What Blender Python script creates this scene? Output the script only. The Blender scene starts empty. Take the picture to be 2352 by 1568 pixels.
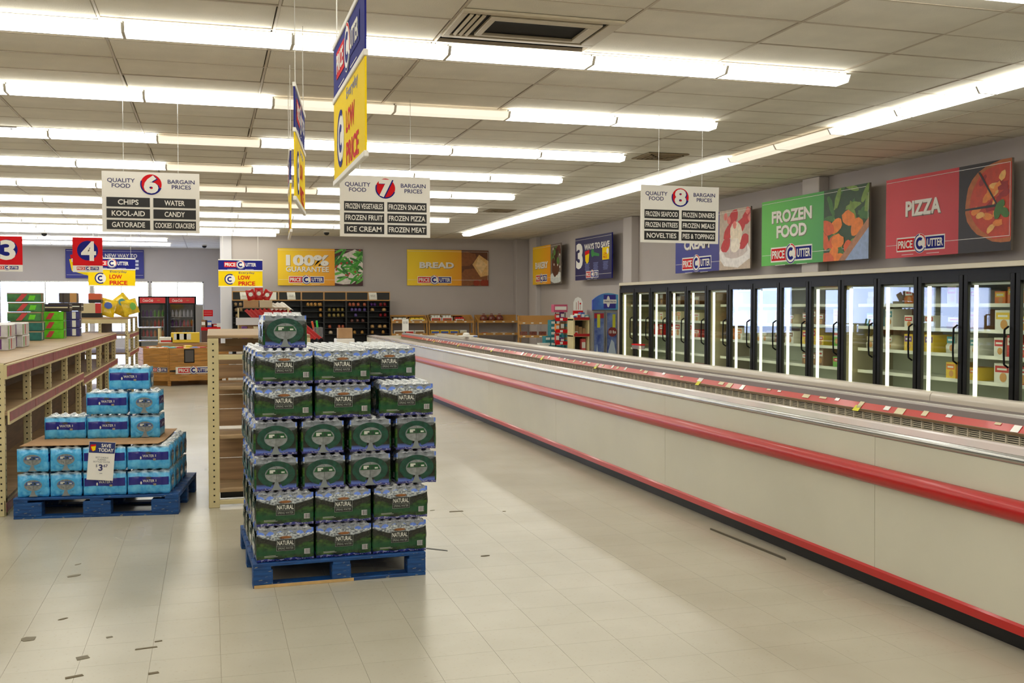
import bpy, math, random
from mathutils import Matrix, Vector
random.seed(7)
SC = bpy.context.scene
COL = SC.collection
PI = math.pi
R = math.radians

# ------------------------------------------------------------------ camera, world, light, exposure
cam = bpy.data.cameras.new('camera'); cam_o = bpy.data.objects.new('camera', cam); COL.objects.link(cam_o)
cam.sensor_width = 36.0; cam.lens = 36.0*2389/2352; cam.clip_start = 0.05; cam.clip_end = 200
cam_o.location = (0, 0, 1.598)
cam_o.rotation_euler = (PI/2-0.0338, 0, -0.2828)
SC.camera = cam_o
world = bpy.data.worlds.new('daylight'); SC.world = world; world.use_nodes = True
wn = world.node_tree.nodes['Background']; wn.inputs[0].default_value = (0.55, 0.66, 1.0, 1); wn.inputs[1].default_value = 20.0
SC.view_settings.view_transform = 'Standard'; SC.view_settings.look = 'None'
SC.view_settings.exposure = -0.5; SC.view_settings.gamma = 1.0; SC.view_settings.use_curve_mapping = False
TUBE = 11.5          # brightness of the fluorescent lenses
TUBE_DIM = 1.1       # fixtures with a dead tube
LED = 4.2            # vertical lamps in the freezer doors
HC = 3.652           # ceiling height

# ------------------------------------------------------------------ materials
def lin(c):
    return tuple(((v/255)/12.92 if v/255 <= .04045 else ((v/255+.055)/1.055)**2.4) for v in c)
MATS = {}
def M(name, c=(200, 200, 200), rough=.6, metal=0., noise=0., nscale=8., bump=0., bscale=40., emit=0., coat=0., c2=None, stretch=(1, 1, 1), spec=.5):
    if name in MATS: return MATS[name]
    m = bpy.data.materials.new(name); m.use_nodes = True; MATS[name] = m
    nt = m.node_tree; b = nt.nodes['Principled BSDF']; col = lin(c)
    b.inputs['Base Color'].default_value = (*col, 1); b.inputs['Roughness'].default_value = rough
    b.inputs['Metallic'].default_value = metal; b.inputs['Specular IOR Level'].default_value = spec
    if coat: b.inputs['Coat Weight'].default_value = coat; b.inputs['Coat Roughness'].default_value = .08
    if emit:
        b.inputs['Emission Color'].default_value = (*col, 1); b.inputs['Emission Strength'].default_value = emit
    if noise or bump:
        tc = nt.nodes.new('ShaderNodeTexCoord'); mp = nt.nodes.new('ShaderNodeMapping'); mp.inputs['Scale'].default_value = stretch
        nt.links.new(tc.outputs['Object'], mp.inputs[0])
    if noise:
        n = nt.nodes.new('ShaderNodeTexNoise'); n.inputs['Scale'].default_value = nscale; n.inputs['Detail'].default_value = 5
        nt.links.new(mp.outputs[0], n.inputs['Vector'])
        mx = nt.nodes.new('ShaderNodeMix'); mx.data_type = 'RGBA'
        d = lin(c2) if c2 else tuple(v*(1-noise) for v in col)
        u = col if c2 else tuple(min(1, v*(1+noise*.6)) for v in col)
        mr = nt.nodes.new('ShaderNodeMapRange'); mr.inputs[1].default_value = .35; mr.inputs[2].default_value = .65
        nt.links.new(n.outputs[0], mr.inputs[0]); nt.links.new(mr.outputs[0], mx.inputs['Factor'])
        mx.inputs['A'].default_value = (*d, 1); mx.inputs['B'].default_value = (*u, 1)
        nt.links.new(mx.outputs['Result'], b.inputs['Base Color'])
    if bump:
        n2 = nt.nodes.new('ShaderNodeTexNoise'); n2.inputs['Scale'].default_value = bscale; n2.inputs['Detail'].default_value = 4
        nt.links.new(mp.outputs[0], n2.inputs['Vector'])
        bp = nt.nodes.new('ShaderNodeBump'); bp.inputs['Strength'].default_value = min(1, bump); bp.inputs['Distance'].default_value = .004*max(1, bump)
        nt.links.new(n2.outputs[0], bp.inputs['Height']); nt.links.new(bp.outputs[0], b.inputs['Normal'])
    return m
def glass(name, tint=(.92, .96, .95), refl=.1, rough=.01, body=0.0, bodyc=(1, 1, 1)):
    if name in MATS: return MATS[name]
    m = bpy.data.materials.new(name); m.use_nodes = True; MATS[name] = m; nt = m.node_tree; nt.nodes.clear()
    o = nt.nodes.new('ShaderNodeOutputMaterial'); t = nt.nodes.new('ShaderNodeBsdfTransparent'); g = nt.nodes.new('ShaderNodeBsdfGlossy')
    t.inputs[0].default_value = (*tint, 1); g.inputs['Roughness'].default_value = rough
    f = nt.nodes.new('ShaderNodeLayerWeight'); f.inputs[0].default_value = .5
    pw = nt.nodes.new('ShaderNodeMath'); pw.operation = 'POWER'; pw.inputs[1].default_value = 4.; nt.links.new(f.outputs['Facing'], pw.inputs[0])
    a = nt.nodes.new('ShaderNodeMath'); a.operation = 'MULTIPLY_ADD'; a.inputs[1].default_value = .7; a.inputs[2].default_value = refl; a.use_clamp = True
    nt.links.new(pw.outputs[0], a.inputs[0])
    x = nt.nodes.new('ShaderNodeMixShader'); nt.links.new(a.outputs[0], x.inputs[0])
    src = t
    if body:
        d = nt.nodes.new('ShaderNodeBsdfDiffuse'); d.inputs[0].default_value = (*bodyc, 1)
        y = nt.nodes.new('ShaderNodeMixShader'); y.inputs[0].default_value = body
        nt.links.new(t.outputs[0], y.inputs[1]); nt.links.new(d.outputs[0], y.inputs[2]); src = y
    nt.links.new(src.outputs[0], x.inputs[1]); nt.links.new(g.outputs[0], x.inputs[2]); nt.links.new(x.outputs[0], o.inputs[0])
    return m
class NG:   # tiny node expression helper on a principled material
    def __init__(s, name, rough=.3, coat=.0):
        s.m = bpy.data.materials.new(name); s.m.use_nodes = True; MATS[name] = s.m; s.nt = s.m.node_tree
        s.b = s.nt.nodes['Principled BSDF']; s.b.inputs['Roughness'].default_value = rough
        s.b.inputs['Coat Weight'].default_value = coat; s.b.inputs['Coat Roughness'].default_value = .1
        tc = s.nt.nodes.new('ShaderNodeTexCoord'); s.p = tc.outputs['Object']
        sp = s.nt.nodes.new('ShaderNodeSeparateXYZ'); s.nt.links.new(s.p, sp.inputs[0]); s.x, s.y, s.z = sp.outputs
    def world(s):
        ge = s.nt.nodes.new('ShaderNodeNewGeometry'); s.p = ge.outputs['Position']; sp = s.nt.nodes.new('ShaderNodeSeparateXYZ'); s.nt.links.new(s.p, sp.inputs[0]); s.x, s.y, s.z = sp.outputs
    def put(s, inp, v):
        if hasattr(v, 'is_linked'): s.nt.links.new(v, inp)
        else: inp.default_value = v
    def f(s, op, a, b=0., c=None):
        n = s.nt.nodes.new('ShaderNodeMath'); n.operation = op; s.put(n.inputs[0], a); s.put(n.inputs[1], b)
        if c is not None: s.put(n.inputs[2], c)
        return n.outputs[0]
    def noise(s, scale, st=(1, 1, 1), det=4):
        mp = s.nt.nodes.new('ShaderNodeMapping'); mp.inputs['Scale'].default_value = st; s.nt.links.new(s.p, mp.inputs[0])
        n = s.nt.nodes.new('ShaderNodeTexNoise'); n.inputs['Scale'].default_value = scale; n.inputs['Detail'].default_value = det
        s.nt.links.new(mp.outputs[0], n.inputs['Vector']); return n.outputs[0]
    def step(s, v, a, b):
        n = s.nt.nodes.new('ShaderNodeMapRange'); s.put(n.inputs[0], v); n.inputs[1].default_value = a; n.inputs[2].default_value = b; return n.outputs[0]
    def mix(s, t, a, b):
        n = s.nt.nodes.new('ShaderNodeMix'); n.data_type = 'RGBA'; s.put(n.inputs['Factor'], t)
        s.put(n.inputs['A'], (*lin(a), 1) if isinstance(a, tuple) else a); s.put(n.inputs['B'], (*lin(b), 1) if isinstance(b, tuple) else b)
        return n.outputs['Result']
    def bump(s, h, d=.004, st=1.):
        n = s.nt.nodes.new('ShaderNodeBump'); n.inputs['Strength'].default_value = st; n.inputs['Distance'].default_value = d
        s.put(n.inputs['Height'], h); s.nt.links.new(n.outputs[0], s.b.inputs['Normal'])
    def done(s, c):
        s.put(s.b.inputs['Base Color'], c); return s.m

# ------------------------------------------------------------------ mesh helpers
class MB:
    def __init__(s): s.v = []; s.f = []; s.mi = []; s.m = []; s.sm = []
    def idx(s, m):
        if m not in s.m: s.m.append(m)
        return s.m.index(m)
    def add(s, vs, fs, m, smooth=False):
        o = len(s.v); s.v += [tuple(v) for v in vs]; k = s.idx(m)
        for f in fs: s.f.append(tuple(o+i for i in f)); s.mi.append(k); s.sm.append(smooth)
        return s
    def box(s, x0, x1, y0, y1, z0, z1, m, bev=0.):
        if x0 > x1: x0, x1 = x1, x0
        if y0 > y1: y0, y1 = y1, y0
        if z0 > z1: z0, z1 = z1, z0
        if bev <= 0:
            return s.add([(x0, y0, z0), (x1, y0, z0), (x1, y1, z0), (x0, y1, z0), (x0, y0, z1), (x1, y0, z1), (x1, y1, z1), (x0, y1, z1)],
                         [(0, 3, 2, 1), (4, 5, 6, 7), (0, 1, 5, 4), (1, 2, 6, 5), (2, 3, 7, 6), (3, 0, 4, 7)], m)
        b = min(bev, (x1-x0)/2.01, (y1-y0)/2.01, (z1-z0)/2.01)
        def ring(z, i): return [(x0+i, y0+b+0*i, z), (x0+b, y0+i, z), (x1-b, y0+i, z), (x1-i, y0+b, z), (x1-i, y1-b, z), (x1-b, y1-i, z), (x0+b, y1-i, z), (x0+i, y1-b, z)]
        rs = [ring(z0, b*.99), ring(z0+b, 0), ring(z1-b, 0), ring(z1, b*.99)]
        vs = sum(rs, []); fs = [tuple(reversed(range(8))), tuple(range(24, 32))]
        for r in range(3):
            for i in range(8): j = (i+1) % 8; fs.append((r*8+i, r*8+j, r*8+8+j, r*8+8+i))
        return s.add(vs, fs, m)
    def prism(s, prof, a0, a1, axis, m, smooth=False, cap=True):
        # prof: list of 2-tuples in the plane across the axis; counterclockwise
        n = len(prof)
        def pt(p, a): return (a, p[0], p[1]) if axis == 'x' else ((p[0], a, p[1]) if axis == 'y' else (p[0], p[1], a))
        vs = [pt(p, a0) for p in prof]+[pt(p, a1) for p in prof]
        fs = [(i, (i+1) % n, n+(i+1) % n, n+i) for i in range(n)]
        s.add(vs, fs, m, smooth)
        return s.add(vs, [tuple(reversed(range(n))), tuple(range(n, 2*n))], m) if cap else s
    def tube(s, a, b, r, m, n=8, r2=None, smooth=True):
        a = Vector(a); b = Vector(b); d = (b-a).normalized(); up = Vector((0, 0, 1)) if abs(d.z) < .9 else Vector((1, 0, 0))
        u = d.cross(up).normalized(); w = d.cross(u); r2 = r if r2 is None else r2
        vs = [a+(u*math.cos(2*PI*i/n)+w*math.sin(2*PI*i/n))*r for i in range(n)]+[b+(u*math.cos(2*PI*i/n)+w*math.sin(2*PI*i/n))*r2 for i in range(n)]
        s.add(vs, [(i, (i+1) % n, n+(i+1) % n, n+i) for i in range(n)], m, smooth)
        return s.add([vs[i] for i in range(2*n)], [tuple(reversed(range(n))), tuple(range(n, 2*n))], m)
    def path(s, pts, r, m, n=6):
        for a, b in zip(pts, pts[1:]): s.tube(a, b, r, m, n)
        return s
    def lathe(s, prof, cx, cy, m, n=12, smooth=True, z0=0):
        vs = []; fs = []
        for r, z in prof:
            for i in range(n): vs.append((cx+r*math.cos(2*PI*i/n), cy+r*math.sin(2*PI*i/n), z0+z))
        for k in range(len(prof)-1):
            for i in range(n): j = (i+1) % n; fs.append((k*n+i, k*n+j, k*n+n+j, k*n+n+i))
        fs.append(tuple(reversed(range(n)))); fs.append(tuple(range(len(vs)-n, len(vs))))
        return s.add(vs, fs, m, smooth)
    # flat print in the local XZ plane (faces -Y)
    def poly(s, pts, y, m): return s.add([(p[0], y, p[1]) for p in pts], [tuple(range(len(pts)))], m)
    def rect(s, x0, x1, z0, z1, y, m): return s.poly([(x0, z0), (x1, z0), (x1, z1), (x0, z1)], y, m)
    def disc(s, cx, cz, r, y, m, n=24, rz=None, rot=0.):
        rz = r if rz is None else rz
        return s.poly([(cx+r*math.cos(t)*math.cos(rot)-rz*math.sin(t)*math.sin(rot), cz+r*math.cos(t)*math.sin(rot)+rz*math.sin(t)*math.cos(rot)) for t in [2*PI*i/n for i in range(n)]], y, m)
    def ringp(s, cx, cz, r0, r1, y, m, a0=0., a1=360., n=28, e=1.):
        vs = []; 
        for i in range(n+1):
            t = R(a0+(a1-a0)*i/n); vs += [(cx+r0*math.cos(t), y, cz+r0*e*math.sin(t)), (cx+r1*math.cos(t), y, cz+r1*e*math.sin(t))]
        return s.add(vs, [(2*i, 2*i+2, 2*i+3, 2*i+1) for i in range(n)], m)
    def text(s, body, cx, cz, w, h, y, m, bold=.02, shear=0., xf=None):
        vs, fs = text_geo(body, bold)
        out = []
        for a, b in vs:
            px, pz = (a-.5)*w + shear*(b-.5)*h, (b-.5)*h
            out.append((cx+px, y, cz+pz) if xf is None else xf(cx+px, cz+pz))
        return s.add(out, fs, m)
    def mesh(s, name):
        me = bpy.data.meshes.new(name); me.from_pydata(s.v, [], s.f)
        for m in s.m: me.materials.append(m)
        me.polygons.foreach_set('material_index', s.mi); me.polygons.foreach_set('use_smooth', s.sm)
        me.update(); return me
    def build(s, name, parent=None, loc=(0, 0, 0), rot=(0, 0, 0), label=None, kind=None):
        return obj(name, s.mesh(name), parent, loc, rot, label, kind)
TXT = {}
def text_geo(body, bold):
    k = (body, bold)
    if k in TXT: return TXT[k]
    cu = bpy.data.curves.new('t', 'FONT'); cu.body = body; cu.size = 1; cu.offset = bold; cu.align_x = 'CENTER'; cu.resolution_u = 3; cu.space_line = .95; cu.fill_mode = 'FRONT'
    o = bpy.data.objects.new('t', cu); me = bpy.data.meshes.new_from_object(o)
    xs = [v.co.x for v in me.vertices]; ys = [v.co.y for v in me.vertices]
    x0, x1, y0, y1 = min(xs), max(xs), min(ys), max(ys)
    vs = [((v.co.x-x0)/(x1-x0), (v.co.y-y0)/(y1-y0)) for v in me.vertices]; fs = [tuple(p.vertices) for p in me.polygons]
    bpy.data.objects.remove(o); bpy.data.curves.remove(cu); bpy.data.meshes.remove(me)
    TXT[k] = (vs, fs); return TXT[k]
def obj(name, me, parent=None, loc=(0, 0, 0), rot=(0, 0, 0), label=None, kind=None):
    o = bpy.data.objects.new(name, me); COL.objects.link(o); o.parent = parent; o.location = loc; o.rotation_euler = rot
    if label: o['label'] = label
    if kind: o['kind'] = kind
    return o
def tag(o, label, cat, group=None):
    o['label'] = label; o['category'] = cat
    if group: o['group'] = group
    return o
def thing(name, label, cat, loc=(0, 0, 0), rz=0., group=None, rot=None):
    o = bpy.data.objects.new(name, None); COL.objects.link(o); o.location = loc; o.rotation_euler = rot if rot else (0, 0, rz)
    return tag(o, label, cat, group)
KIDS = {}
def copy_tree(o, label=None, loc=None, rz=None, group=None, parent=None):
    c = o.copy(); COL.objects.link(c); c.parent = parent
    if parent is None:
        if label: c['label'] = label
        if loc is not None: c.location = loc
        if rz is not None: c.rotation_euler = (0, 0, rz)
        if group: c['group'] = group
    for ch in list(o.children): copy_tree(ch, parent=c)
    return c
def struct(name, mb, parent=None):
    o = mb.build(name, parent)
    if parent is None: o['kind'] = 'structure'
    return o
ORD = ['first', 'second', 'third', 'fourth', 'fifth', 'sixth', 'seventh', 'eighth', 'ninth', 'tenth', 'eleventh', 'twelfth', 'thirteenth', 'fourteenth', 'fifteenth', 'sixteenth', 'seventeenth', 'eighteenth', 'nineteenth', 'twentieth']

# ------------------------------------------------------------------ common materials
wallm = M('wall_paint', (184, 175, 170), .8, noise=.05, nscale=.7)
tilem = M('ceiling_tile', (226, 220, 206), .95, noise=.06, nscale=2.5, bump=.8, bscale=90)
tbar = M('ceiling_tbar', (190, 178, 160), .6)
cream = M('cream_metal', (214, 198, 150), .45, noise=.06, nscale=6)
hole = M('dark_hole', (28, 24, 18), .9)
white = M('white_paint', (236, 232, 224), .45)
wht = M('print_white', (240, 236, 228), .8, spec=.2)
black = M('black_plastic', (14, 14, 15), .35)
navy = M('print_navy', (30, 34, 124), .8, spec=.2)
redp = M('print_red', (214, 24, 32), .8, spec=.2)
yel = M('print_yellow', (250, 214, 14), .8, spec=.2)
orng = M('print_orange', (236, 132, 18), .5)
chrome = M('brushed_metal', (190, 190, 188), .25, 1., noise=.08, nscale=3)
wood = M('shelf_wood', (166, 138, 102), .5, noise=.3, nscale=3, stretch=(.6, 8, 8))
woodd = M('crate_wood', (186, 132, 62), .55, noise=.3, nscale=3, stretch=(1, 1, 9))
card = M('cardboard', (176, 138, 98), .85, noise=.1, nscale=5)
# ================================================================== SETTING
# floor: tiles by the camera are single pieces, further off one slab with the joints in the material
g = NG('vinyl_tile', .3, 0.0); g.world()
n1 = g.noise(1.3); n2 = g.noise(55, det=2)
c = g.mix(g.step(n1, .3, .7), (173, 166, 148), (185, 178, 161)); c = g.mix(g.f('MULTIPLY', g.step(n2, .62, .72), .22), c, (150, 134, 110))
g.put(g.b.inputs['Roughness'], g.f('MULTIPLY_ADD', g.noise(.9, det=0), .06, .23)); g.bump(g.noise(1.2, det=0), .002, .4); g.b.inputs['Specular IOR Level'].default_value = .4
tilef = g.done(c)
g = NG('vinyl_tile_far', .26, 0.0)
n1 = g.noise(1.3); c = g.mix(g.step(n1, .3, .7), (173, 166, 148), (185, 178, 161))
def seam(ax): 
    fr = g.f('FRACT', g.f('DIVIDE', g.f('ADD', ax, 300*.3048-.0335), .3048)); return g.f('LESS_THAN', g.f('MINIMUM', fr, g.f('SUBTRACT', 1., fr)), .004)
c = g.mix(g.f('MULTIPLY', g.f('MAXIMUM', seam(g.x), seam(g.y)), .22), c, (120, 106, 84))
g.put(g.b.inputs['Roughness'], g.f('MULTIPLY_ADD', g.noise(.9, det=0), .06, .23)); g.bump(g.noise(1.2, det=0), .002, .4); g.b.inputs['Specular IOR Level'].default_value = .4
tilef2 = g.done(c)
T = .3048; X0 = .0335-7*T; Y0 = .0335+13*T
nx, ny = 19, 15
slabm = M('floor_joint', (132, 118, 96), .8)
fl = MB(); XL, XR, YF, YB = -18., 9.75, -4., 39.2
fx0, fx1, fy0, fy1 = X0, X0+nx*T, Y0, Y0+ny*T
for a in ((XL, fx0, YF, YB), (fx1, XR, YF, YB), (fx0, fx1, YF, fy0), (fx0, fx1, fy1, YB)): fl.box(a[0], a[1], a[2], a[3], -.1, 0, tilef2)
fl.box(fx0, fx1, fy0, fy1, -.1, -.003, slabm)
floor = struct('floor', fl)
tm = MB().box(-T/2+.0006, T/2-.0006, -T/2+.0006, T/2-.0006, -.003, 0, tilef).mesh('floor_tile')
for i in range(nx):
    for j in range(ny): obj('floor_tile', tm, floor, (X0+(i+.5)*T, Y0+(j+.5)*T, 0))
# ceiling: slab + T-bars + lay-in tiles
GX, GY, PX, PY = 5.3575, 8.0, 1.2192, .6375
ce = MB().box(XL, XR, YF, YB, HC+.06, HC+.16, M('deck_dark', (60, 54, 46), .9))
ceiling = struct('ceiling', ce)
tb = MB(); 
ix0, ix1 = math.floor((XL-GX)/PX), math.ceil((XR-GX)/PX); iy0, iy1 = math.floor((YF-GY)/PY), math.ceil((YB-GY)/PY)
for i in range(ix0, ix1+1):
    x = GX+i*PX; tb.box(x-.009, x+.009, YF, YB, HC, HC+.03, tbar)
for j in range(iy0, iy1+1):
    y = GY+j*PY; tb.box(XL, XR, y-.009, y+.009, HC+.001, HC+.03, tbar)
tb.build('ceiling_grid', ceiling)
def tile_pts(cx, cy, s=1):
    a, b = PX/2-.0105, PY/2-.0105; c_, d_ = a-.006, b-.006
    return [(cx-a, cy-b, HC+.02), (cx+a, cy-b, HC+.02), (cx+a, cy+b, HC+.02), (cx-a, cy+b, HC+.02), (cx-c_, cy-d_, HC+.004), (cx+c_, cy-d_, HC+.004), (cx+c_, cy+d_, HC+.004), (cx-c_, cy+d_, HC+.004)], [(0, 1, 2, 3), (7, 6, 5, 4), (0, 4, 5, 1), (1, 5, 6, 2), (2, 6, 7, 3), (3, 7, 4, 0)]
far = MB(); vs, fs = tile_pts(0, 0); one = MB().add(vs, fs, tilem).mesh('ceiling_tile'); cells = []
for i in range(ix0, ix1):
    for j in range(iy0, iy1): cells.append((GX+(i+.5)*PX, GY+(j+.5)*PY))
def inview(x, y):
    a = math.atan2(x, y)-.2828; d = math.hypot(x, y)*math.cos(a)
    return abs(math.tan(a)) < .53 and d > 5.4 and y > 0 and abs(a) < 1
vis = sorted([c for c in cells if inview(*c)], key=lambda c: c[0]**2+c[1]**2)
vent_c = (2.26, 7.37); cells2 = []
near = set(vis[:299])
for c in cells:
    if abs(c[0]-(GX-2.5*PX)) < .3 and abs(c[1]-(GY-.5*PY)) < .2: continue
    if c in near:
        o = obj('ceiling_tile', one, ceiling, (c[0], c[1], random.uniform(-.0015, .002)), (random.uniform(-.003, .003), random.uniform(-.002, .002), 0))
    else:
        vs, fs = tile_pts(*c); far.add(vs, fs, tilem)
far.build('far_ceiling_tiles', ceiling, kind='stuff')
# walls
w = MB().box(9.45, 9.75, YF, YB, 0, HC+.1, wallm)
struct('wall_right', w)
for k, (a, b) in enumerate(((29.45, 30.1), (22.1, 22.6), (14.5, 14.98), (6.9, 7.35))):
    struct('trim_%d' % (k+1), MB().box(9.26 if k != 0 else 9.3, 9.45, a, b, 0, HC, M('pilaster_paint', (196, 188, 184), .7), .01))
struct('wall_back', MB().box(.45, 9.45, 31, 31.2, 0, HC+.05, wallm))
struct('trim_5', MB().box(.3, .62, 30.94, 31.25, 0, HC, M('column_paint', (206, 204, 208), .6), .01))
struct('trim_6', MB().box(9.05, 9.45, 30.7, 31.0, 0, HC, wallm, .01))
struct('wall_front', MB().box(XL, XR, YF-.2, YF, 0, HC+.1, wallm))
struct('wall_left', MB().box(XL-.2, XL, YF, YB, 0, HC+.1, wallm))
# alcove window wall
wb = MB(); WY = 38.8; z0, z1 = .45, 2.47
spans = [(-16.9, -14.2), (-14.0, -11.3), (-11.1, -8.4), (-6.85, -3.97), (-3.87, -2.05), (-1.98, -.2)]
wb.box(XL, .45, WY, WY+.15, z1, HC+.05, wallm); wb.box(XL, .45, WY, WY+.15, 0, z0, wallm)
prev = XL
for a, b in spans:
    wb.box(prev, a, WY, WY+.15, z0, z1, wallm); prev = b
wb.box(prev, .45, WY, WY+.15, z0, z1, wallm)
struct('wall_windows', wb)
struct('wall_return', MB().box(.45, .6, 31.2, WY, 0, HC+.05, wallm))
for k, (a, b) in enumerate(spans):
    fo = struct('window_%d' % (k+1), MB().box(a, a+.04, WY-.01, WY+.1, z0, z1, chrome).box(b-.04, b, WY-.01, WY+.1, z0, z1, chrome).box(a, b, WY-.01, WY+.1, z0, z0+.04, chrome).box(a, b, WY-.01, WY+.1, z1-.04, z1, chrome))
    MB().box(a+.03, b-.03, WY+.04, WY+.048, z0+.03, z1-.03, glass('window_glass', (.97, .98, 1.), 0.)).build('pane', fo)
    m = (a+b)/2; MB().box(m-.02, m+.02, WY, WY+.08, z0, z1, chrome).build('mullion', fo)
# outside: a pale parking lot and a low kerb, seen only as glare
struct('ground_outside', MB().box(-40, 30, 39.2, 75, -.15, -.02, M('asphalt', (170, 172, 176), .9, noise=.1, nscale=.5)))
# baseboards
struct('baseboard_back', MB().box(.62, 9.05, 30.985, 31, 0, .1, M('dark_vinyl', (40, 36, 34), .5)))

# ------------------------------------------------------------------ fluorescent fixtures
lensM = M('lamp_lens', (255, 255, 247), .4, emit=TUBE); lensD = M('lamp_lens_dim', (255, 244, 224), .4, emit=TUBE_DIM)
housing = M('lamp_housing', (225, 220, 208), .5)
W2 = .13
def fixture(bright):
    t = thing('ceiling_lamp', '', 'lamp')
    MB().prism([(-.06, HC-.028), (.06, HC-.028), (.06, HC), (-.06, HC)], -.595, .595, 'x', housing).build('housing', t)
    MB().prism([(-W2, HC-.03), (-W2*.72, HC-.085), (W2*.72, HC-.085), (W2, HC-.03)], -.588, .588, 'x', lensM if bright else lensD).build('lens', t)
    for s in (-1, 1): MB().prism([(-W2-.004, HC-.026), (-W2*.72-.004, HC-.088), (W2*.72+.004, HC-.088), (W2+.004, HC-.026)], s*.588, s*.599, 'x', housing).build('end_cap', t)
    return t
fb = fixture(True); fd = fixture(False); used = {True: False, False: False}
def place_lamp(x, y, rz, bright, label, group):
    src = fb if bright else fd
    if not used[bright]:
        used[bright] = True; src['label'] = label; src['group'] = group; src.location = (x, y, 0); src.rotation_euler = (0, 0, rz); return
    copy_tree(src, label, (x, y, 0), rz, group)
rows = [8.12, 10.6, 13.25, 15.85, 18.55, 21.3, 24.0, 26.6, 28.7]
XE = 5.42
dim = {(1, 2), (1, 3), (2, 4), (3, 4), (4, 3), (4,4), (5, 3)}
starts = {0: 0, 1: 0, 2: 0, 3: 0, 4: 0, 5: 0, 6: 0, 7: 0, 8: 2}
for r, y in enumerate(rows):
    for k in range(0, 15):
        x = XE-.6-k*1.2
        if r == 8 and k < 3: continue
        if x < -1.6-1.0*y*.35 and x < -9: continue
        br = (r, k) not in dim
        place_lamp(x, y, 0, br, ('%s fluorescent fixture, %s from right end of the %s crosswise ceiling row' % ('bright' if br else 'dim', ORD[k], ORD[r])), 'fluorescent fixtures of the %s crosswise row%s' % (ORD[r], '' if br else ', dim'))
for q, y in enumerate((5.55, 3.0, .4, -2.2)):
    for k in range(0, 9 if q else 8):
        place_lamp(XE-.6-k*1.2, y, 0, True, 'bright fluorescent fixture, %s from right, %s' % (ORD[k], ['in the row over the camera side of the stack', 'in the row just ahead of the camera', 'in the row above the camera', 'in the row behind the camera'][q]), 'fluorescent fixtures near the camera')
for y in (30.1,):
    for k in range(3, 9): place_lamp(XE-.6-k*1.2, y, 0, True, 'bright fluorescent fixture in last short row before back wall, %s from right' % ORD[k-3], 'fluorescent fixtures before the back wall')
for q, y in enumerate((33.2, 35.8)):
    for k in range(0, 7): place_lamp(-1.8-k*1.2, y, 0, True, 'fluorescent fixture in the %s row before the far windows, %s from right' % ('farther' if q else 'nearer', ORD[k]), 'fluorescent fixtures, %s row before the windows' % ('farther' if q else 'nearer'))
for k in range(0, 21):
    y = 28.5-.6-k*1.2
    if y < 3: break
    br = k not in (13, 14, 19)
    place_lamp(6.95, y, PI/2, br, '%s fluorescent fixture in the long lengthwise row, number %s from the far end' % ('bright' if br else 'dim', (ORD+['twenty-first'])[k]), 'lengthwise fluorescent row' + ('' if br else ', dim'))
# ------------------------------------------------------------------ ceiling vents and domes
dark = M('vent_black', (16, 14, 12), .8); ventm = M('vent_paint', (196, 184, 160), .5)
v = thing('ceiling_vent', 'large black air return grille in the ceiling above the nearest light row', 'vent', (2.3, 7.4, HC))
MB().box(-.55, .55, -.3, .34, -.002, .05, dark).build('duct', v)
fr = MB(); 
for a in ((-.6, .6, -.36, -.3), (-.6, .6, .31, .37), (-.6, -.55, -.3, .31), (.5, .6, -.3, .31)): fr.box(a[0], a[1], a[2], a[3], -.02, 0, ventm, .004)
fr.build('vent_frame', v)
ins = MB()
for a in ((-.38, .46, -.27, -.2), (-.38, .46, .2, .23), (-.38, -.33, -.2, .2), (.38, .46, -.2, .2)): ins.box(a[0], a[1], a[2], a[3], -.03, -.005, ventm, .004)
ins.build('inner_frame', v)
lo = MB().box(-.09, .09, -.03, .0, -.01, 0, ventm)
lm = MB().box(-.012, .012, -.28, .28, -.025, 0, ventm).mesh('louvre')
for k in range(3): obj('louvre', lm, v, (-.42-.045*k, 0, 0), (0, .5, 0))
def flatvent(x, y, lab, m):
    t = thing('ceiling_vent', lab, 'vent', (x, y, HC))
    MB().box(-.3, .3, -.3, .3, -.012, 0, m, .005).build('vent_frame', t)
    for k in range(4):
        a = .24-.055*k
        q = MB()
        for b in ((-a, a, -a, -a+.02), (-a, a, a-.02, a), (-a, -a+.02, -a, a), (a-.02, a, -a, a)): q.box(*b, -.022-.003*k, -.01, m)
        q.build('louvre', t)
flatvent(5.95, 13.2, 'small tan square ceiling diffuser beside the end of third light row', M('vent_tan', (150, 132, 104), .7))
flatvent(6.0, 21.6, 'small tan square ceiling diffuser beside the end of a far light row', M('vent_tan', (150, 132, 104), .7))
flatvent(-2.4, 13.4, 'pale square ceiling diffuser at upper left above the soda packs', M('vent_pale', (206, 204, 208), .6))
t = thing('ceiling_vent', 'small black slot vent in ceiling behind the edge-on hanging signs', 'vent', (2.32, 21.9, HC)); MB().box(-.3, .3, -.28, .28, -.01, 0, dark).build('duct', t)
fr = MB()
for a in ((-.33, .33, -.31, -.28), (-.33, .33, .28, .31), (-.33, -.3, -.28, .28), (.3, .33, -.28, .28)): fr.box(*a, -.015, 0, tbar)
fr.build('vent_frame', t)
for x, y, lab in ((3.1, 28.9, 'small dark ceiling dome camera above the green beans wall sign'), (-4.4, 31.5, 'small dark ceiling dome camera above the red 4 sign'), (-.15, 36.4, 'small dark ceiling dome camera near the far window corner')):
    t = thing('dome_camera', lab, 'camera', (x, y, HC)); MB().lathe([(.09, -.03), (.09, 0)], 0, 0, housing).build('base', t); MB().lathe([(.005, -.11), (.045, -.1), (.07, -.07), (.075, -.03)], 0, 0, black).build('dome', t)
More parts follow.
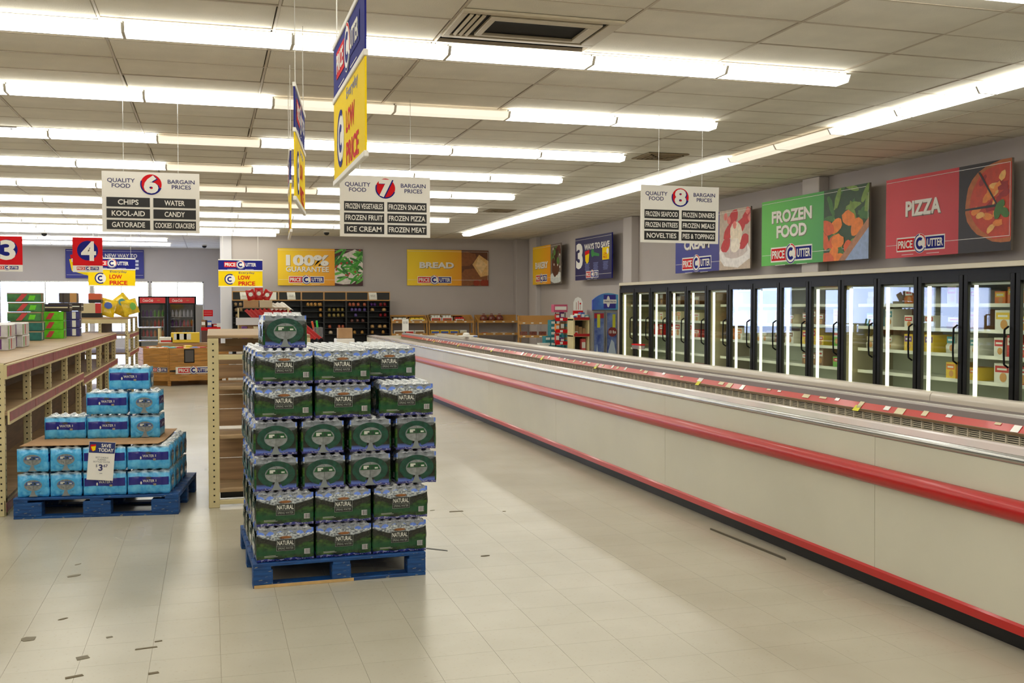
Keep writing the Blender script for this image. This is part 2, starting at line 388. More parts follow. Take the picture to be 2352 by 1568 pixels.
# ================================================================== ISLAND FREEZER
panelm = M('freezer_panel', (220, 216, 198), .35, noise=.05, nscale=1.2, coat=.2)
bumper = M('red_bumper', (186, 12, 12), .32, coat=.15); kick = M('kick_black', (12, 11, 11), .5, noise=.3, nscale=5)
redg = M('rail_red', (200, 60, 52), .35, coat=.2); brassy = M('brown_edge', (128, 100, 66), .4); inner = M('tub_grey', (150, 140, 136), .5)
ledge = M('ledge_enamel', (212, 200, 196), .3, coat=.3)
fz = thing('island_freezer', 'long cream island chest freezer with red bumper rail running to the back', 'freezer', (3.56, 0, 0))
A, B_ = 2.2, 24.6; L3 = 1.83
def seg(): 
    y = A
    k = 0
    while y < B_-.1:
        yield k, y, min(y+2.8, B_); y += 2.8; k += 1
for k, a, b in seg():
    MB().prism([(.015, .13), (.06, .13), (.05, .868), (.008, .868)], a+.002, b-.002, 'y', panelm).build('side_panel', fz)
MB().prism([(.002, .085), (.03, .085), (.03, .133), (.012, .135), (.002, .125)], A, B_, 'y', M('red_strip', (196, 20, 20), .35, coat=.3)).build('bottom_strip', fz)
MB().box(.06, 1.8, A+.03, B_-.03, 0, .13, kick).build('kick_plate', fz)
n = 12; prof = [(.008-.052*math.sin(PI*i/(n-1)), .655-.052*math.cos(PI*i/(n-1))) for i in range(n)]
MB().prism(list(reversed(prof)), A, B_, 'y', bumper, True).build('bumper_rail', fz)
n = 9; prof = [(.02-.022*math.sin(PI*i/(n-1)), .888-.022*math.cos(PI*i/(n-1))) for i in range(n)]
MB().prism(list(reversed(prof)), A, B_, 'y', chrome, True).build('edge_trim', fz)
MB().prism([(.015, .86), (.16, .86), (.16, .917), (.015, .908)], A, B_, 'y', ledge).build('front_ledge', fz)
MB().prism([(.175, .84), (.30, .84), (.30, .905), (.19, .921), (.175, .91)], A, B_, 'y', ledge).build('inner_ledge', fz)
MB().box(.16, .175, A, B_, .84, .912, M('seam_brown', (120, 84, 66), .5)).build('seam_strip', fz)
tub = MB()
tub.box(.295, .31, A, B_, .35, .88, inner).box(.3, 1.72, A, B_, .3, .36, white).box(.05, .295, A, B_, .13, .85, white)
tub.box(.05, 1.8, A, A+.08, .13, .9, white).box(.04, 1.8, B_-.08, B_, .13, .9, panelm)
tub.build('tub', fz)
# centre divider with honeycomb air grille and red price rail
MB().box(.85, .97, A, B_, .36, .96, inner).build('divider', fz)
gm = M('grille_frame', (214, 204, 182), .4); gdark = M('grille_dark', (34, 30, 24), .8)
MB().box(.842, .85, A, B_, .78, .868, gdark).build('grille_backing', fz)
gy = A; grid = MB()
zs = [.80+.012*i for i in range(6)]
for z in zs: grid.box(.834, .843, A, B_, z-.003, z+.003, gm)
grid.build('grille_slats', fz, kind='stuff')
vb = MB(); y = A
i = 0
while y < B_:
    wdt = .010 if i % 6 else .022
    vb.box(.829, .843, y-wdt/2, y+wdt/2, .79, .868, gm); y += .105; i += 1
vb.build('grille_bars', fz, kind='stuff')
MB().box(.81, .86, A, B_, .866, .884, brassy, .003).build('price_rail_edge', fz)
MB().prism([(.815, .884), (.83, .884), (.885, .945), (.87, .945)], A, B_, 'y', redg).build('price_rail', fz)
MB().prism([(.86, .93), (.99, .93), (.99, .962), (.94, .966), (.935, .958), (.90, .956), (.895, .962), (.86, .955)], A, B_, 'y', M('divider_cap', (196, 190, 184), .3, coat=.3)).build('divider_cap', fz)
tagm = M('tag_cream', (226, 214, 176), .5); tagy = M('tag_yellow', (226, 220, 40), .5); tagw = M('tag_white', (248, 246, 240), .35, coat=.5)
y = A+.2; i = 0
def raily(y0, w, mt, f0=.15, f1=.75):
    p = lambda f: (.8145+.055*f, .886+.060*f)
    a, b = p(f0), p(f1)
    return MB().add([(a[0]-.003, y0, a[1]), (a[0]-.003, y0+w, a[1]), (b[0]-.003, y0+w, b[1]), (b[0]-.003, y0, b[1]), (a[0]-.001, y0, a[1]), (a[0]-.001, y0+w, a[1]), (b[0]-.001, y0+w, b[1]), (b[0]-.001, y0, b[1])], [(0, 3, 2, 1), (4, 5, 6, 7), (0, 1, 5, 4), (2, 3, 7, 6), (0, 4, 7, 3), (1, 2, 6, 5)], mt)
while y < 22:
    mt = [tagm, tagm, tagw, tagm, tagw][i % 5]
    if i % 9 == 4: raily(y, .07, tagy, -.35, .25).build('price_tag', fz)
    raily(y, random.choice((.05, .06, .09)), mt, random.choice((0., .2, .4)), random.choice((.6, .8))).build('price_tag', fz)
    y += random.choice((.16, .22, .3, .42)); i += 1
# far rail
railf = M('far_rail', (216, 206, 192), .3, coat=.4)
yy = A; k = 0
for yy0, yy1 in ((2.2, 6.7), (6.7, 13.7), (13.7, 19.2), (19.2, 24.6)):
    n = 10
    prof = [(1.70, .905)]+[(1.735-.035*math.cos(PI*i/(n-1)*.5)*1, .905+.04*math.sin(PI*i/(n-1)*.5)) for i in range(n)]+[(1.80, .945), (1.86, .925), (1.87, .90), (1.70, .875)]
    MB().prism(list(reversed(prof)), yy0+.004, yy1-.004, 'y', railf, False).build('far_rail', fz)
MB().prism([(1.70, .4), (1.72, .4), (1.72, .88), (1.69, .88)], A, B_, 'y', inner).build('far_liner', fz)
MB().box(1.72, L3, A, B_, .13, .9, white).build('far_panel', fz)
MB().box(1.86, 1.885, A, B_, .87, .925, chrome, .006).build('far_edge_trim', fz)
# stuff left on the freezer
t = thing('white_tray', 'white plastic tray lying on far end of the island freezer', 'tray', (5.28, 21.6, .946))
MB().box(-.17, .2, -.15, .15, 0, .03, white, .012).build('tray', t); MB().lathe([(.07, .03), (.08, .06), (.05, .085), (.02, .09)], -.02, 0, white).build('lid', t)
MB().box(.1, .19, -.151, -.145, .005, .025, M('print_blue', (60, 110, 190), .5)).build('label_print', t)
t = thing('price_sign', 'small white price sign on post in front of second wooden bread rack', 'sign', (4.6, 25.2, 0))
MB().box(-.09, .09, -.14, .14, 0, .018, black, .005).tube((0, 0, .018), (0, 0, 1.05), .012, black).build('stand', t)
MB().box(-.08, .08, -.02, -.012, .98, 1.28, wht).text('BUY ONE\nGET ONE', 0, 1.2, .11, .05, -.0215, M('ink', (90, 84, 80), .6)).build('card', t)
# end cap box at the far end
t = thing('white_bunker', 'low white bunker at far end of the island freezer', 'bunker', (3.2, 25.2, 0))
MB().box(-.3, .12, -.3, .3, 0, .82, white, .01).build('body', t); MB().box(-.28, .1, -.28, .28, .82, .835, chrome).build('top_trim', t)
t = tag(MB().box(-.17, .17, -.15, .15, 0, .24, card, .004).box(-.171, .171, -.03, .03, .06, .2403, M('tape', (190, 160, 110), .4)).build('cardboard_box', None, (3.12, 25.2, .835)), 'brown cardboard box on the white bunker before the bread shelves', 'box')

# ================================================================== HANGING AND WALL SIGNS
ink = M('ink_navy', (44, 44, 100), .5); blk = M('print_black', (20, 17, 16), .5); gry = M('print_grey', (150, 150, 160), .5)
def logo(m, cx, cz, w, y, outline=True):
    h = w*.165
    if outline: m.rect(cx-w/2-h*.1, cx+w/2+h*.1, cz-h*.62, cz+h*.62, y, wht)
    m.rect(cx-w/2, cx-w*.03, cz-h*.5, cz+h*.5, y-.001, redp)
    m.rect(cx+w*.03, cx+w/2, cz-h*.5, cz+h*.5, y-.001, navy)
    m.disc(cx, cz, h*.84, y-.002, wht); m.ringp(cx, cz, h*.7, h*.8, y-.003, navy, 100, 330); m.ringp(cx, cz, h*.7, h*.8, y-.003, redp, -20, 90)
    m.ringp(cx, cz, h*.25, h*.52, y-.003, navy, 50, 320)
    m.text('PRICE', cx-w*.318, cz, w*.32, h*.68, y-.004, wht, .03)
    m.text('UTTER', cx+w*.32, cz, w*.32, h*.68, y-.004, wht, .03)
    m.rect(cx-w*.40, cx-w*.14, cz-h*.9, cz-h*.86, y-.001, wht); m.rect(cx+w*.14, cx+w*.40, cz-h*.9, cz-h*.86, y-.001, wht)
def aisle(num, X, Y, ztop, w, h, left, right, label, rz=0., tilt=0.):
    t = thing('aisle_sign', label, 'sign', (X, Y, ztop-h), rot=(0, tilt, rz))
    MB().box(0, w, -.006, .006, 0, h, wht).build('board', t)
    m = MB(); y = -.0075
    m.text('QUALITY\nFOOD', w*.195, h*.81, w*.28, h*.155, y, ink, .015); m.text('BARGAIN\nPRICES', w*.81, h*.81, w*.28, h*.155, y, ink, .015); m.build('lettering', t)
    m = MB(); m.disc(w*.5, h*.8, w*.108, y, redp, 32); m.ringp(w*.5, h*.8, w*.098, w*.112, y-.001, navy, 160, 340)
    m.text(num, w*.512, h*.79, w*.155, w*.2, y-.002, navy, .05); m.text(num, w*.5, h*.8, w*.15, w*.195, y-.003, wht, .05); m.build('number_disc', t)
    for ci, colm in enumerate((left, right)):
        for r, s in enumerate(colm):
            x0, x1 = (w*.045, w*.485) if ci == 0 else (w*.52, w*.96); z1 = h*(.575-.187*r); z0 = z1-h*.155
            m = MB().rect(x0, x1, z0, z1, y, blk); tw = min((x1-x0)*.93, len(s)*w*.042)
            m.text(s, (x0+x1)/2, (z0+z1)/2, tw, (z1-z0)*.56, y-.001, wht, .018); m.build('name_strip', t)
    for x in (w*.22, w*.78): MB().tube((x, 0, h-.01), (x, 0, HC-ztop+h), .0025, chrome, 5).build('wire', t)
    return t
aisle('6', -.985, 10.75, 2.9, .9, .585, ('CHIPS', 'KOOL-AID', 'GATORADE'), ('WATER', 'CANDY', 'COOKIES / CRACKERS'), 'white aisle 6 sign listing chips, water and candy over the blue water stack')
aisle('7', 1.235, 10.3, 2.885, .9, .60, ('FROZEN VEGETABLES', 'FROZEN FRUIT', 'ICE CREAM'), ('FROZEN SNACKS', 'FROZEN PIZZA', 'FROZEN MEAT'), 'white aisle 7 sign listing frozen vegetables and ice cream, middle of the three')
aisle('8', 4.44, 10.35, 2.90, .905, .615, ('FROZEN SEAFOOD', 'FROZEN ENTREES', 'NOVELTIES'), ('FROZEN DINNERS', 'FROZEN MEALS', 'PIES & TOPPINGS'), 'white aisle 8 sign listing frozen seafood and dinners above the island freezer', rz=-.03, tilt=.008)
def lowprice(w, label, loc, rz, sc=1., top=None, group=None, cat='sign', tilt=0.):
    t = thing('low_price_sign', label, cat, loc, rot=(0, tilt, rz), group=group)
    h1, h2 = w*.22, w*.36
    m = MB().box(-w/2, w/2, -.004, .004, h2+.03*w, h2+.03*w+h1, navy); m.build('upper_board', t)
    for s in (-1, 1):
        q = MB(); logo(q, 0, h2+.03*w+h1*.55, w*.74, -.0055, False); q.build('logo', t, rot=(0, 0, 0 if s < 0 else PI))
    m = MB().box(-w/2, w/2, -.004, .004, 0, h2, yel); m.build('lower_board', t)
    for s in (-1, 1):
        q = MB(); q.disc(-w*.24, h2*.47, w*.115, -.0055, wht); q.ringp(-w*.24, h2*.47, w*.1, w*.125, -.0065, navy, 60, 300); q.ringp(-w*.24, h2*.47, w*.03, w*.062, -.0065, navy, 50, 320)
        q.text('Everyday', w*.14, h2*.88, w*.36, h2*.17, -.0055, ink, .01); q.text('LOW', w*.08, h2*.58, w*.27, h2*.27, -.0055, redp, .03); q.text('PRICE', w*.14, h2*.2, w*.38, h2*.27, -.0055, redp, .03)
        q.build('lettering', t, rot=(0, 0, 0 if s < 0 else PI))
    m = MB()
    for z in (-.012*w, h2+.003*w, h2+.03*w+h1): m.box(-w/2-.006, w/2+.006, -.011, .011, z, z+.024*w, wht, .003)
    m.build('frame_rail', t)
    if top:
        for s in (-1, 1): MB().tube((s*w*.4, 0, h2+.05*w+h1), (s*w*.4, 0, top-loc[2]), .003, white, 5).build('chain', t)
    return t
# big near one, seen almost edge on
lowprice(1.18, 'large blue and yellow low price sign seen at a sharp angle, nearest hanging sign', (.668, 5.19, 2.27), -PI/2, top=HC)
lowprice(1.16, 'hanging blue and yellow low price sign seen edge on, right behind the nearest one', (.61, 7.37, 2.29), R(82), top=HC)
lowprice(1.1, 'hanging low price sign seen edge on, farthest of the three in line', (.70, 9.55, 2.24), R(86.8), top=HC)
lowprice(1.15, 'small blue and yellow low price sign hanging in front of the wall corner column', (.81, 29.0, 2.13), 0, top=HC)
lowprice(1.15, 'small blue and yellow low price sign hanging before the bright windows', (-2.44, 29.0, 2.13), 0, top=HC, tilt=.01)
def number_sign(num, x, lab):
    t = thing('number_sign', lab, 'sign', (x, 24, 2.33)); MB().box(-.3, .3, -.006, .006, .14, .74, redp).build('board', t); MB().box(-.3, .3, -.006, .006, 0, .14, wht).build('lower_strip', t)
    m = MB(); m.disc(0, .46, .21, -.008, navy); m.text(num, .02, .45, .3, .42, -.009, wht, .03); m.build('number_disc', t)
    m = MB(); logo(m, 0, .08, .44, -.008, False); m.build('logo', t)
    for s in (-1, 1): MB().tube((s*.22, 0, .74), (s*.22, 0, HC-2.33), .003, chrome, 5).build('wire', t)
number_sign('4', -2.5, 'red sign with a white 4 hanging before the far windows'); number_sign('3', -4.08, 'red sign with a white 3 cut by the left picture edge')
def cl(p, b): return (min(max(p[0], b[0]), b[1]), min(max(p[1], b[2]), b[3]))
def blob(m, cx, cz, r, y, mt, b, rz=None, rot=0., jag=.1, n=14):
    rz = rz or r; pts = []
    for i in range(n):
        t = 2*PI*i/n; k = 1+random.uniform(-jag, jag); px, pz = r*k*math.cos(t), rz*k*math.sin(t)
        pts.append(cl((cx+px*math.cos(rot)-pz*math.sin(rot), cz+px*math.sin(rot)+pz*math.cos(rot)), b))
    m.poly(pts, y, mt)
P = lambda n, c: M('print_'+n, c, .55, noise=.15, nscale=12)
def picture(kind, x0, x1, z0, z1, y):
    m = MB(); b = (x0, x1, z0, z1); w, h = x1-x0, z1-z0; cx, cz = (x0+x1)/2, (z0+z1)/2; rnd = random.Random(kind); st = random.getstate(); random.seed(kind)
    yy = [y]
    def Y():
        yy[0] -= .00015; return yy[0]
    if kind == 'beans':
        m.rect(*b, y, P('maroon', (70, 30, 34))); blob(m, cx, cz, w*.75, Y(), P('plate', (226, 216, 206)), b, h*.42, .5)
        for i in range(46):
            blob(m, random.uniform(x0, x1), random.gauss(cz, h*.2), w*.22, Y(), P('bean%d' % (i % 3), [(60, 150, 40), (40, 110, 34), (100, 180, 70)][i % 3]), b, h*.035, random.uniform(-1, 1), .05, 10)
            if i % 3 == 0: blob(m, random.uniform(x0, x1), random.gauss(cz, h*.18), w*.04, Y(), P('tomato', (170, 60, 30)), b, None, 0, .2, 8)
    elif kind == 'bread':
        m.rect(*b, y, P('brown', (104, 60, 34)))
        for q in ((.2, .2, .5, .25, .6), (.8, .1, .4, .2, -.3), (.15, .75, .4, .2, .2)): blob(m, x0+w*q[0], z0+h*q[1], w*q[2], Y(), P('crust', (140, 84, 44)), b, h*q[3], q[4], .1)
        m.poly([cl(p, b) for p in ((cx-w*.1, cz+h*.1), (x1-w*.35, z1-h*.12), (x1, cz+h*.2), (x1, cz-h*.2), (cx+w*.2, cz-h*.25))], Y(), P('slice', (226, 178, 112)))
        m.poly([cl(p, b) for p in ((cx+w*.02, cz+h*.08), (x1-w*.37, z1-h*.2), (x1-w*.05, cz+h*.1), (cx+w*.22, cz-h*.17))], Y(), P('slice2', (238, 200, 140)))
        for i in range(4): blob(m, x0+w*random.uniform(.5, 1), z0+h*.08, w*.12, Y(), P('walnut', (150, 50, 20)), b)
    elif kind == 'cake':
        m.rect(*b, y, P('greybrown', (120, 108, 100))); blob(m, cx+w*.1, z0+h*.15, w*.9, Y(), P('dish', (206, 210, 206)), b, h*.14)
        blob(m, cx, cz-h*.05, w*.38, Y(), P('choc', (92, 48, 26)), b, h*.28)
        for i in range(22): blob(m, cx+random.gauss(0, w*.2), cz+h*.22+random.gauss(0, h*.1), w*.12, Y(), P('berry%d' % (i % 3), [(96, 40, 30), (60, 30, 24), (90, 130, 60)][i % 3]), b, None, 0, .2, 8)
        for i in range(8): blob(m, cx+random.gauss(0, w*.25), cz+random.gauss(0, h*.2), w*.04, Y(), P('cream', (240, 236, 226)), b)
    elif kind == 'berries':
        m.rect(*b, y, P('sand', (196, 176, 156))); blob(m, cx, cz-h*.2, w*.5, Y(), P('bowl', (236, 230, 226)), b, h*.28); blob(m, cx, cz-h*.12, w*.44, Y(), P('bowlin', (206, 190, 184)), b, h*.2)
        for q in ((.22, .42), (.8, .45), (.3, .62), (.7, .7), (.45, .86), (.9, .84)): blob(m, x0+w*q[0], z0+h*q[1], w*.17, Y(), P('strawberry', (196, 34, 34)), b, h*.11, .5, .1)
        blob(m, cx+w*.05, cz+h*.1, w*.2, Y(), P('icecream', (240, 222, 196)), b, h*.2); blob(m, cx+w*.02, cz-h*.1, w*.16, Y(), P('icecream2', (244, 232, 214)), b, h*.12)
        for i in range(5): blob(m, x0+w*random.random(), z0+h*random.uniform(.5, .95), w*.06, Y(), P('pink', (226, 120, 110)), b)
    elif kind == 'veg':
        m.rect(*b, y, P('leafdark', (40, 70, 30)))
        for i in range(24): blob(m, x0+w*random.random(), z0+h*random.random(), w*.16, Y(), P('leaf%d' % (i % 2), [(60, 110, 40), (120, 150, 60)][i % 2]), b, h*.05, random.uniform(-1.5, 1.5), .2)
        for i in range(13): blob(m, x0+w*random.random(), z0+h*random.random(), w*.15, Y(), P('carrot%d' % (i % 2), [(236, 128, 30), (216, 90, 30)][i % 2]), b, h*.1, random.uniform(-1, 1), .12)
        m.poly([(x0+w*.35, z0), (x1, z0+h*.55), (x1, z0+h*.42), (x0+w*.5, z0)], Y(), P('crate', (176, 120, 84))); m.poly([(x0+w*.5, z0), (x1, z0+h*.42), (x1, z0)], Y(), P('cloth', (150, 170, 206)))
    elif kind == 'pizza':
        m.rect(*b, y, P('board', (34, 26, 24))); blob(m, x1-w*.1, cz+h*.05, w*.78, Y(), P('crustp', (176, 96, 40)), b, h*.46, 0, .03, 30); blob(m, x1-w*.1, cz+h*.05, w*.7, Y(), P('sauce', (190, 60, 30)), b, h*.42, 0, .04, 30)
        for i in range(26):
            t = random.uniform(1.6, 4.6); r = random.uniform(.1, .6); blob(m, x1-w*.1+w*r*math.cos(t), cz+h*.05+h*r*.62*math.sin(t), w*.09, Y(), P('top%d' % (i % 3), [(224, 130, 50), (150, 30, 24), (226, 170, 90)][i % 3]), b, h*.04, random.random(), .25, 9)
        m.poly([cl(p, b) for p in ((cx+w*.25, cz+h*.02), (x0, cz+h*.0), (x0, cz-h*.02), (cx+w*.25, cz-h*.01))], Y(), P('gap', (34, 26, 24)))
        m.poly([cl(p, b) for p in ((cx+w*.24, cz), (cx-w*.12, z1-h*.1), (cx-w*.08, z1-h*.1), (cx+w*.27, cz))], Y(), P('gap', (34, 26, 24)))
        for q in ((.8, .5, .6), (.88, .42, -.5), (.75, .43, 1.4)): blob(m, x0+w*q[0], z0+h*q[1], w*.1, Y(), P('basil', (60, 110, 40)), b, h*.05, q[2])
    random.setstate(st); return m
def grad(name, a, b_, w):
    g = NG(name, .5); return g.done(g.mix(g.step(g.f('ADD', g.x, g.f('MULTIPLY', g.z, -.4)), 0, w*.9), a, b_))
def brackets(t, w, h, right):
    for x in (.2, .8): MB().box(w*x-.02, w*x+.02, .03, .252 if right else .052, h*.45, h*.55, M('sign_edge')).build('bracket', t)
def wallsign(name, label, loc, rz, w, h, c0, c1, split, kind, txt, lw, lcx, lcz, lh, bold=.04, extra=None):
    t = thing(name, label, 'sign', loc, rz)
    MB().box(0, w, 0, .03, 0, h, M('sign_edge', (120, 110, 100), .5)).build('board', t)
    MB().rect(0, w*split, 0, h, -.001, grad('sign_'+name+kind, c0, c1, w)).build('print_field', t)
    picture(kind, w*split, w, 0, h, -.001).build('food_picture', t)
    m = MB(); m.text(txt, lcx*w+.012, lcz*h-.012, lw*w, lh*h, -.0025, M('print_shadow', (120, 100, 90), .6), bold); m.text(txt, lcx*w, lcz*h, lw*w, lh*h, -.0035, wht, bold)
    if extra: m.text(extra, lcx*w+.01, .44*h-.01, lw*w, .14*h, -.0025, M('print_shadow'), .02); m.text(extra, lcx*w, .44*h, lw*w, .14*h, -.0035, wht, .02)
    m.build('lettering', t)
    m = MB(); m.rect(.02, w-.02, h-.05, h-.044, -.004, wht); m.rect(.02, w-.02, h*.157, h*.157+.006, -.002, wht); m.rect(w-.026, w-.02, h*.157, h-.05, -.004, wht); m.build('border_line', t)
    m = MB(); logo(m, w*split*.5, h*.16, w*.4, -.003); m.build('logo', t)
    brackets(t, w, h, loc[0] > 9)
    return t
wallsign('guarantee_sign', 'orange 100% guarantee wall sign with green beans above the black bread shelves', (1.91, 30.95, 2.205), 0, 2.47, 1.08, (248, 206, 20), (232, 124, 20), .665, 'beans', '100%', .50, .345, .68, .30, .05, 'GUARANTEE')
wallsign('bread_sign', 'orange bread wall sign with slice picture on the back wall', (5.71, 30.95, 2.225), 0, 2.53, 1.08, (250, 212, 20), (232, 124, 20), .665, 'bread', 'BREAD', .42, .36, .57, .17)
wallsign('bakery_sign', 'orange bakery sign high on right wall near the back corner', (9.2, 29.45, 2.23), -PI/2, 2.55, 1.10, (250, 202, 20), (234, 116, 16), .655, 'cake', 'BAKERY', .46, .33, .50, .17)
wallsign('frozen_sign', 'green frozen food sign with vegetables over the freezer doors', (9.2, 16.15, 2.29), -PI/2, 3.06, 1.10, (90, 190, 60), (14, 120, 66), .62, 'veg', 'FROZEN\nFOOD', .40, .31, .62, .42)
wallsign('cream_sign', 'blue ice cream sign with strawberries partly behind the aisle 8 sign', (9.2, 19.62, 2.27), -PI/2, 3.08, 1.10, (30, 40, 140), (40, 30, 120), .62, 'berries', 'ICE\nCREAM', .36, .31, .62, .42)
wallsign('pizza_sign', 'red pizza sign with pizza picture at far right over the freezers', (9.2, 12.70, 2.27), -PI/2, 2.4, 1.10, (210, 24, 30), (176, 20, 26), .62, 'pizza', 'PIZZA', .30, .33, .60, .19)
t = thing('savings_sign', 'dark blue 3 ways to save sign on the right wall', 'sign', (9.2, 25.72, 2.27), -PI/2); w, h = 2.57, 1.09
MB().box(0, w, 0, .03, 0, h, navy).build('board', t); MB().rect(0, w, 0, h, -.001, M('deep_navy', (26, 24, 84), .5)).build('print_field', t)
m = MB(); m.text('3', .32, .62, .5, .66, -.003, wht, .05); m.text('WAYS TO SAVE', 1.55, .83, 1.75, .15, -.003, wht, .04); m.build('lettering', t)
m = MB(); m.poly([(.72, .72), (1.05, .75), (1.02, .5), (.88, .42), (.74, .52)], -.003, redp); m.poly([(.76, .62), (1.05, .66), (1.0, .45), (.88, .4), (.77, .48)], -.004, yel)
m.disc(1.28, .66, .1, -.003, P('green', (40, 140, 60))); m.poly([(1.2, .7), (1.75, .62), (1.74, .56), (1.2, .6)], -.004, P('green', (40, 140, 60))); m.rect(1.95, 2.4, .46, .76, -.003, yel); m.text('LOW\nPRICE', 2.14, .56, .26, .14, -.004, redp, .02); m.disc(2.3, .66, .07, -.004, wht)
for cx in (.9, 1.5, 2.17):
    for k in range(6): m.rect(cx-.17+.02*(k % 2), cx+.17-.02*(k % 3), .40-.035*k-.1*(cx > 1.2)+.1*(cx > 1.2), .415-.035*k, -.003, M('print_haze', (120, 130, 190), .6))
m.build('emblem', t)
m = MB(); m.rect(.02, w-.02, h-.06, h-.054, -.003, wht); m.rect(.02, w-.02, .12, .126, -.002, wht); m.build('border_line', t)
m = MB(); logo(m, 1.25, .13, .85, -.003); m.build('logo', t); brackets(t, w, h, True)
t = thing('window_banner', 'blue banner reading a new way to save above the far windows', 'sign', (-4.75, 38.74, 2.57)); w, h = 2.55, 1.0
MB().box(0, w, 0, .03, 0, h, M('banner_navy', (34, 38, 130), .5)).build('board', t)
m = MB(); m.text('A NEW WAY TO', 1.72, .79, 1.22, .13, -.003, wht, .02); m.text('SAVE', 1.78, .48, 1.2, .34, -.003, M('print_pale', (216, 216, 230), .6), .05); m.build('lettering', t)
m = MB(); m.poly([(.15, .8), (.8, .9), (.75, .4), (.2, .45)], -.003, redp); m.poly([(.12, .65), (.9, .72), (.82, .06), (.2, .25)], -.004, yel); m.text('PRICE', .45, .62, .5, .12, -.005, wht, .03); m.ringp(.42, .38, .08, .15, -.005, P('green', (60, 120, 50)), 40, 330); m.build('emblem', t)
m = MB(); m.rect(.03, w-.03, .11, .117, -.002, wht); m.rect(.03, w-.03, h-.06, h-.053, -.002, wht); m.build('border_line', t)

# ================================================================== WATER PACKS
dklab = M('label_black', (18, 24, 22), .4)
def wrap_mesh(name, L, W, H, nb, nw, mat_, topm, bul, capr):
    mb = MB(); hx, hy = L/2, W/2; px = L/nb; py = W/nw; per = []
    SX, SY = nb*4, nw*4
    for i in range(SX): per.append((-hx+L*i/SX, -hy, 0, -1))
    for i in range(SY): per.append((hx, -hy+W*i/SY, 1, 0))
    for i in range(SX): per.append((hx-L*i/SX, hy, 0, 1))
    for i in range(SY): per.append((-hx, hy-W*i/SY, -1, 0))
    zs = [0, .04, .12, .3, .45, .6, .72, .8, .87, .92]; ins = [.014, .004, 0, 0, .0015, 0, .002, .008, .015, .02]
    AMP = [1.9, 1.5, 1., .8, .7, .8, 1.2, 1.6, 1.9, 2.]
    n = len(per); vs = []; rnd = random.Random(name)
    for zi, (z, di) in enumerate(zip(zs, ins)):
        for (x, y, nx_, ny_) in per:
            ph = (x+hx)/px if ny_ else (y+hy)/py
            b = bul*abs(math.sin(PI*ph))**.6*AMP[zi]
            X_ = x; Y_ = y; o = di+bul*AMP[zi]-b+rnd.uniform(0, .0012)
            s = 1
            kx = max(-hx+o+.004, min(hx-o-.004, X_)) if ny_ else X_-nx_*o; ky = max(-hy+o+.004, min(hy-o-.004, Y_)) if nx_ else Y_-ny_*o
            # round vertical corners
            if abs(abs(X_)-hx) < 1e-6 and abs(abs(Y_)-hy) < 1e-6: kx = X_*(1-.035); ky = Y_*(1-.05)
            vs.append((kx, ky, z*H))
    fs = [(r*n+i, r*n+(i+1) % n, r*n+n+(i+1) % n, r*n+n+i) for r in range(len(zs)-1) for i in range(n)]
    mb.add(vs, fs, mat_, True); mb.add([(v[0], v[1], 0) for v in vs[:n]], [tuple(reversed(range(n)))], mat_)
    # film top draped over the caps
    SXt, SYt = nb*5, nw*5; tv = []
    for j in range(SYt+1):
        for i in range(SXt+1):
            u, v = i/SXt, j/SYt; x = -hx+.02+(L-.04)*u; y = -hy+.02+(W-.04)*v
            fx = (u*nb) % 1-.5; fy = (v*nw) % 1-.5; d = math.hypot(fx*px, fy*py)
            z = .93+.07*max(0, min(1, (capr*1.7-d)/(capr*.8)))
            if i in (0, SXt) or j in (0, SYt): z = .90
            tv.append((x, y, z*H+rnd.uniform(-.001, .001)))
    fs = [(j*(SXt+1)+i, j*(SXt+1)+i+1, (j+1)*(SXt+1)+i+1, (j+1)*(SXt+1)+i) for j in range(SYt) for i in range(SXt)]
    mb.add(tv, fs, topm, True)
    return mb.mesh(name)
def caps_mesh(L, W, H, nb, nw, m, r):
    mb = MB()
    for i in range(nb):
        for j in range(nw): mb.lathe([(r, 0), (r, .010), (r*.8, .012)], -L/2+.02+(L-.04)*(i+.5)/nb, -W/2+.02+(W-.04)*(j+.5)/nw, m, 8, False, z0=H-.0125)
    return mb.mesh('bottle_caps')
# green spring water wrap
g = NG('green_water_wrap', .22, .35); H = .2
z = g.f('DIVIDE', g.z, H); ax = g.f('MINIMUM', g.f('DIVIDE', g.f('ABSOLUTE', g.x), .165), 1.)
lng = g.f('GREATER_THAN', g.f('ABSOLUTE', g.y), .112)
n1 = g.noise(28, (1, 1, 1.6)); n2 = g.noise(70, (1, 1, 2)); n3 = g.noise(14, (1, 1, 2.5))
c = g.mix(g.step(n1, .4, .62), (13, 34, 16), (42, 84, 30)); c = g.mix(g.f('MULTIPLY', g.step(n3, .52, .7), .6), c, (84, 118, 40)); c = g.mix(g.f('MULTIPLY', g.step(z, .45, .3), g.step(z, .12, .22)), c, (14, 76, 40))
mt = g.mix(g.step(n2, .4, .6), (84, 92, 100), (186, 192, 192))
ridge = g.f('ADD', g.f('MULTIPLY_ADD', g.f('POWER', ax, 1.3), .20, .555), g.f('MULTIPLY', g.f('SUBTRACT', n3, .5), .12))
dk = g.mix(g.step(n2, .4, .7), (24, 28, 26), (46, 52, 38)); c = g.mix(g.step(g.f('SUBTRACT', z, g.f('SUBTRACT', ridge, .17)), -.03, .05), c, dk)
c = g.mix(g.step(g.f('SUBTRACT', z, ridge), 0, .02), c, mt)
peak = g.f('ADD', g.f('MULTIPLY_ADD', ax, .0, .80), g.f('MULTIPLY', g.f('COSINE', g.f('MULTIPLY', g.x, 30)), .05))
c = g.mix(g.step(g.f('SUBTRACT', z, g.f('ADD', peak, g.f('MULTIPLY', g.f('SUBTRACT', n2, .5), .1))), 0, .02), c, (84, 120, 210))
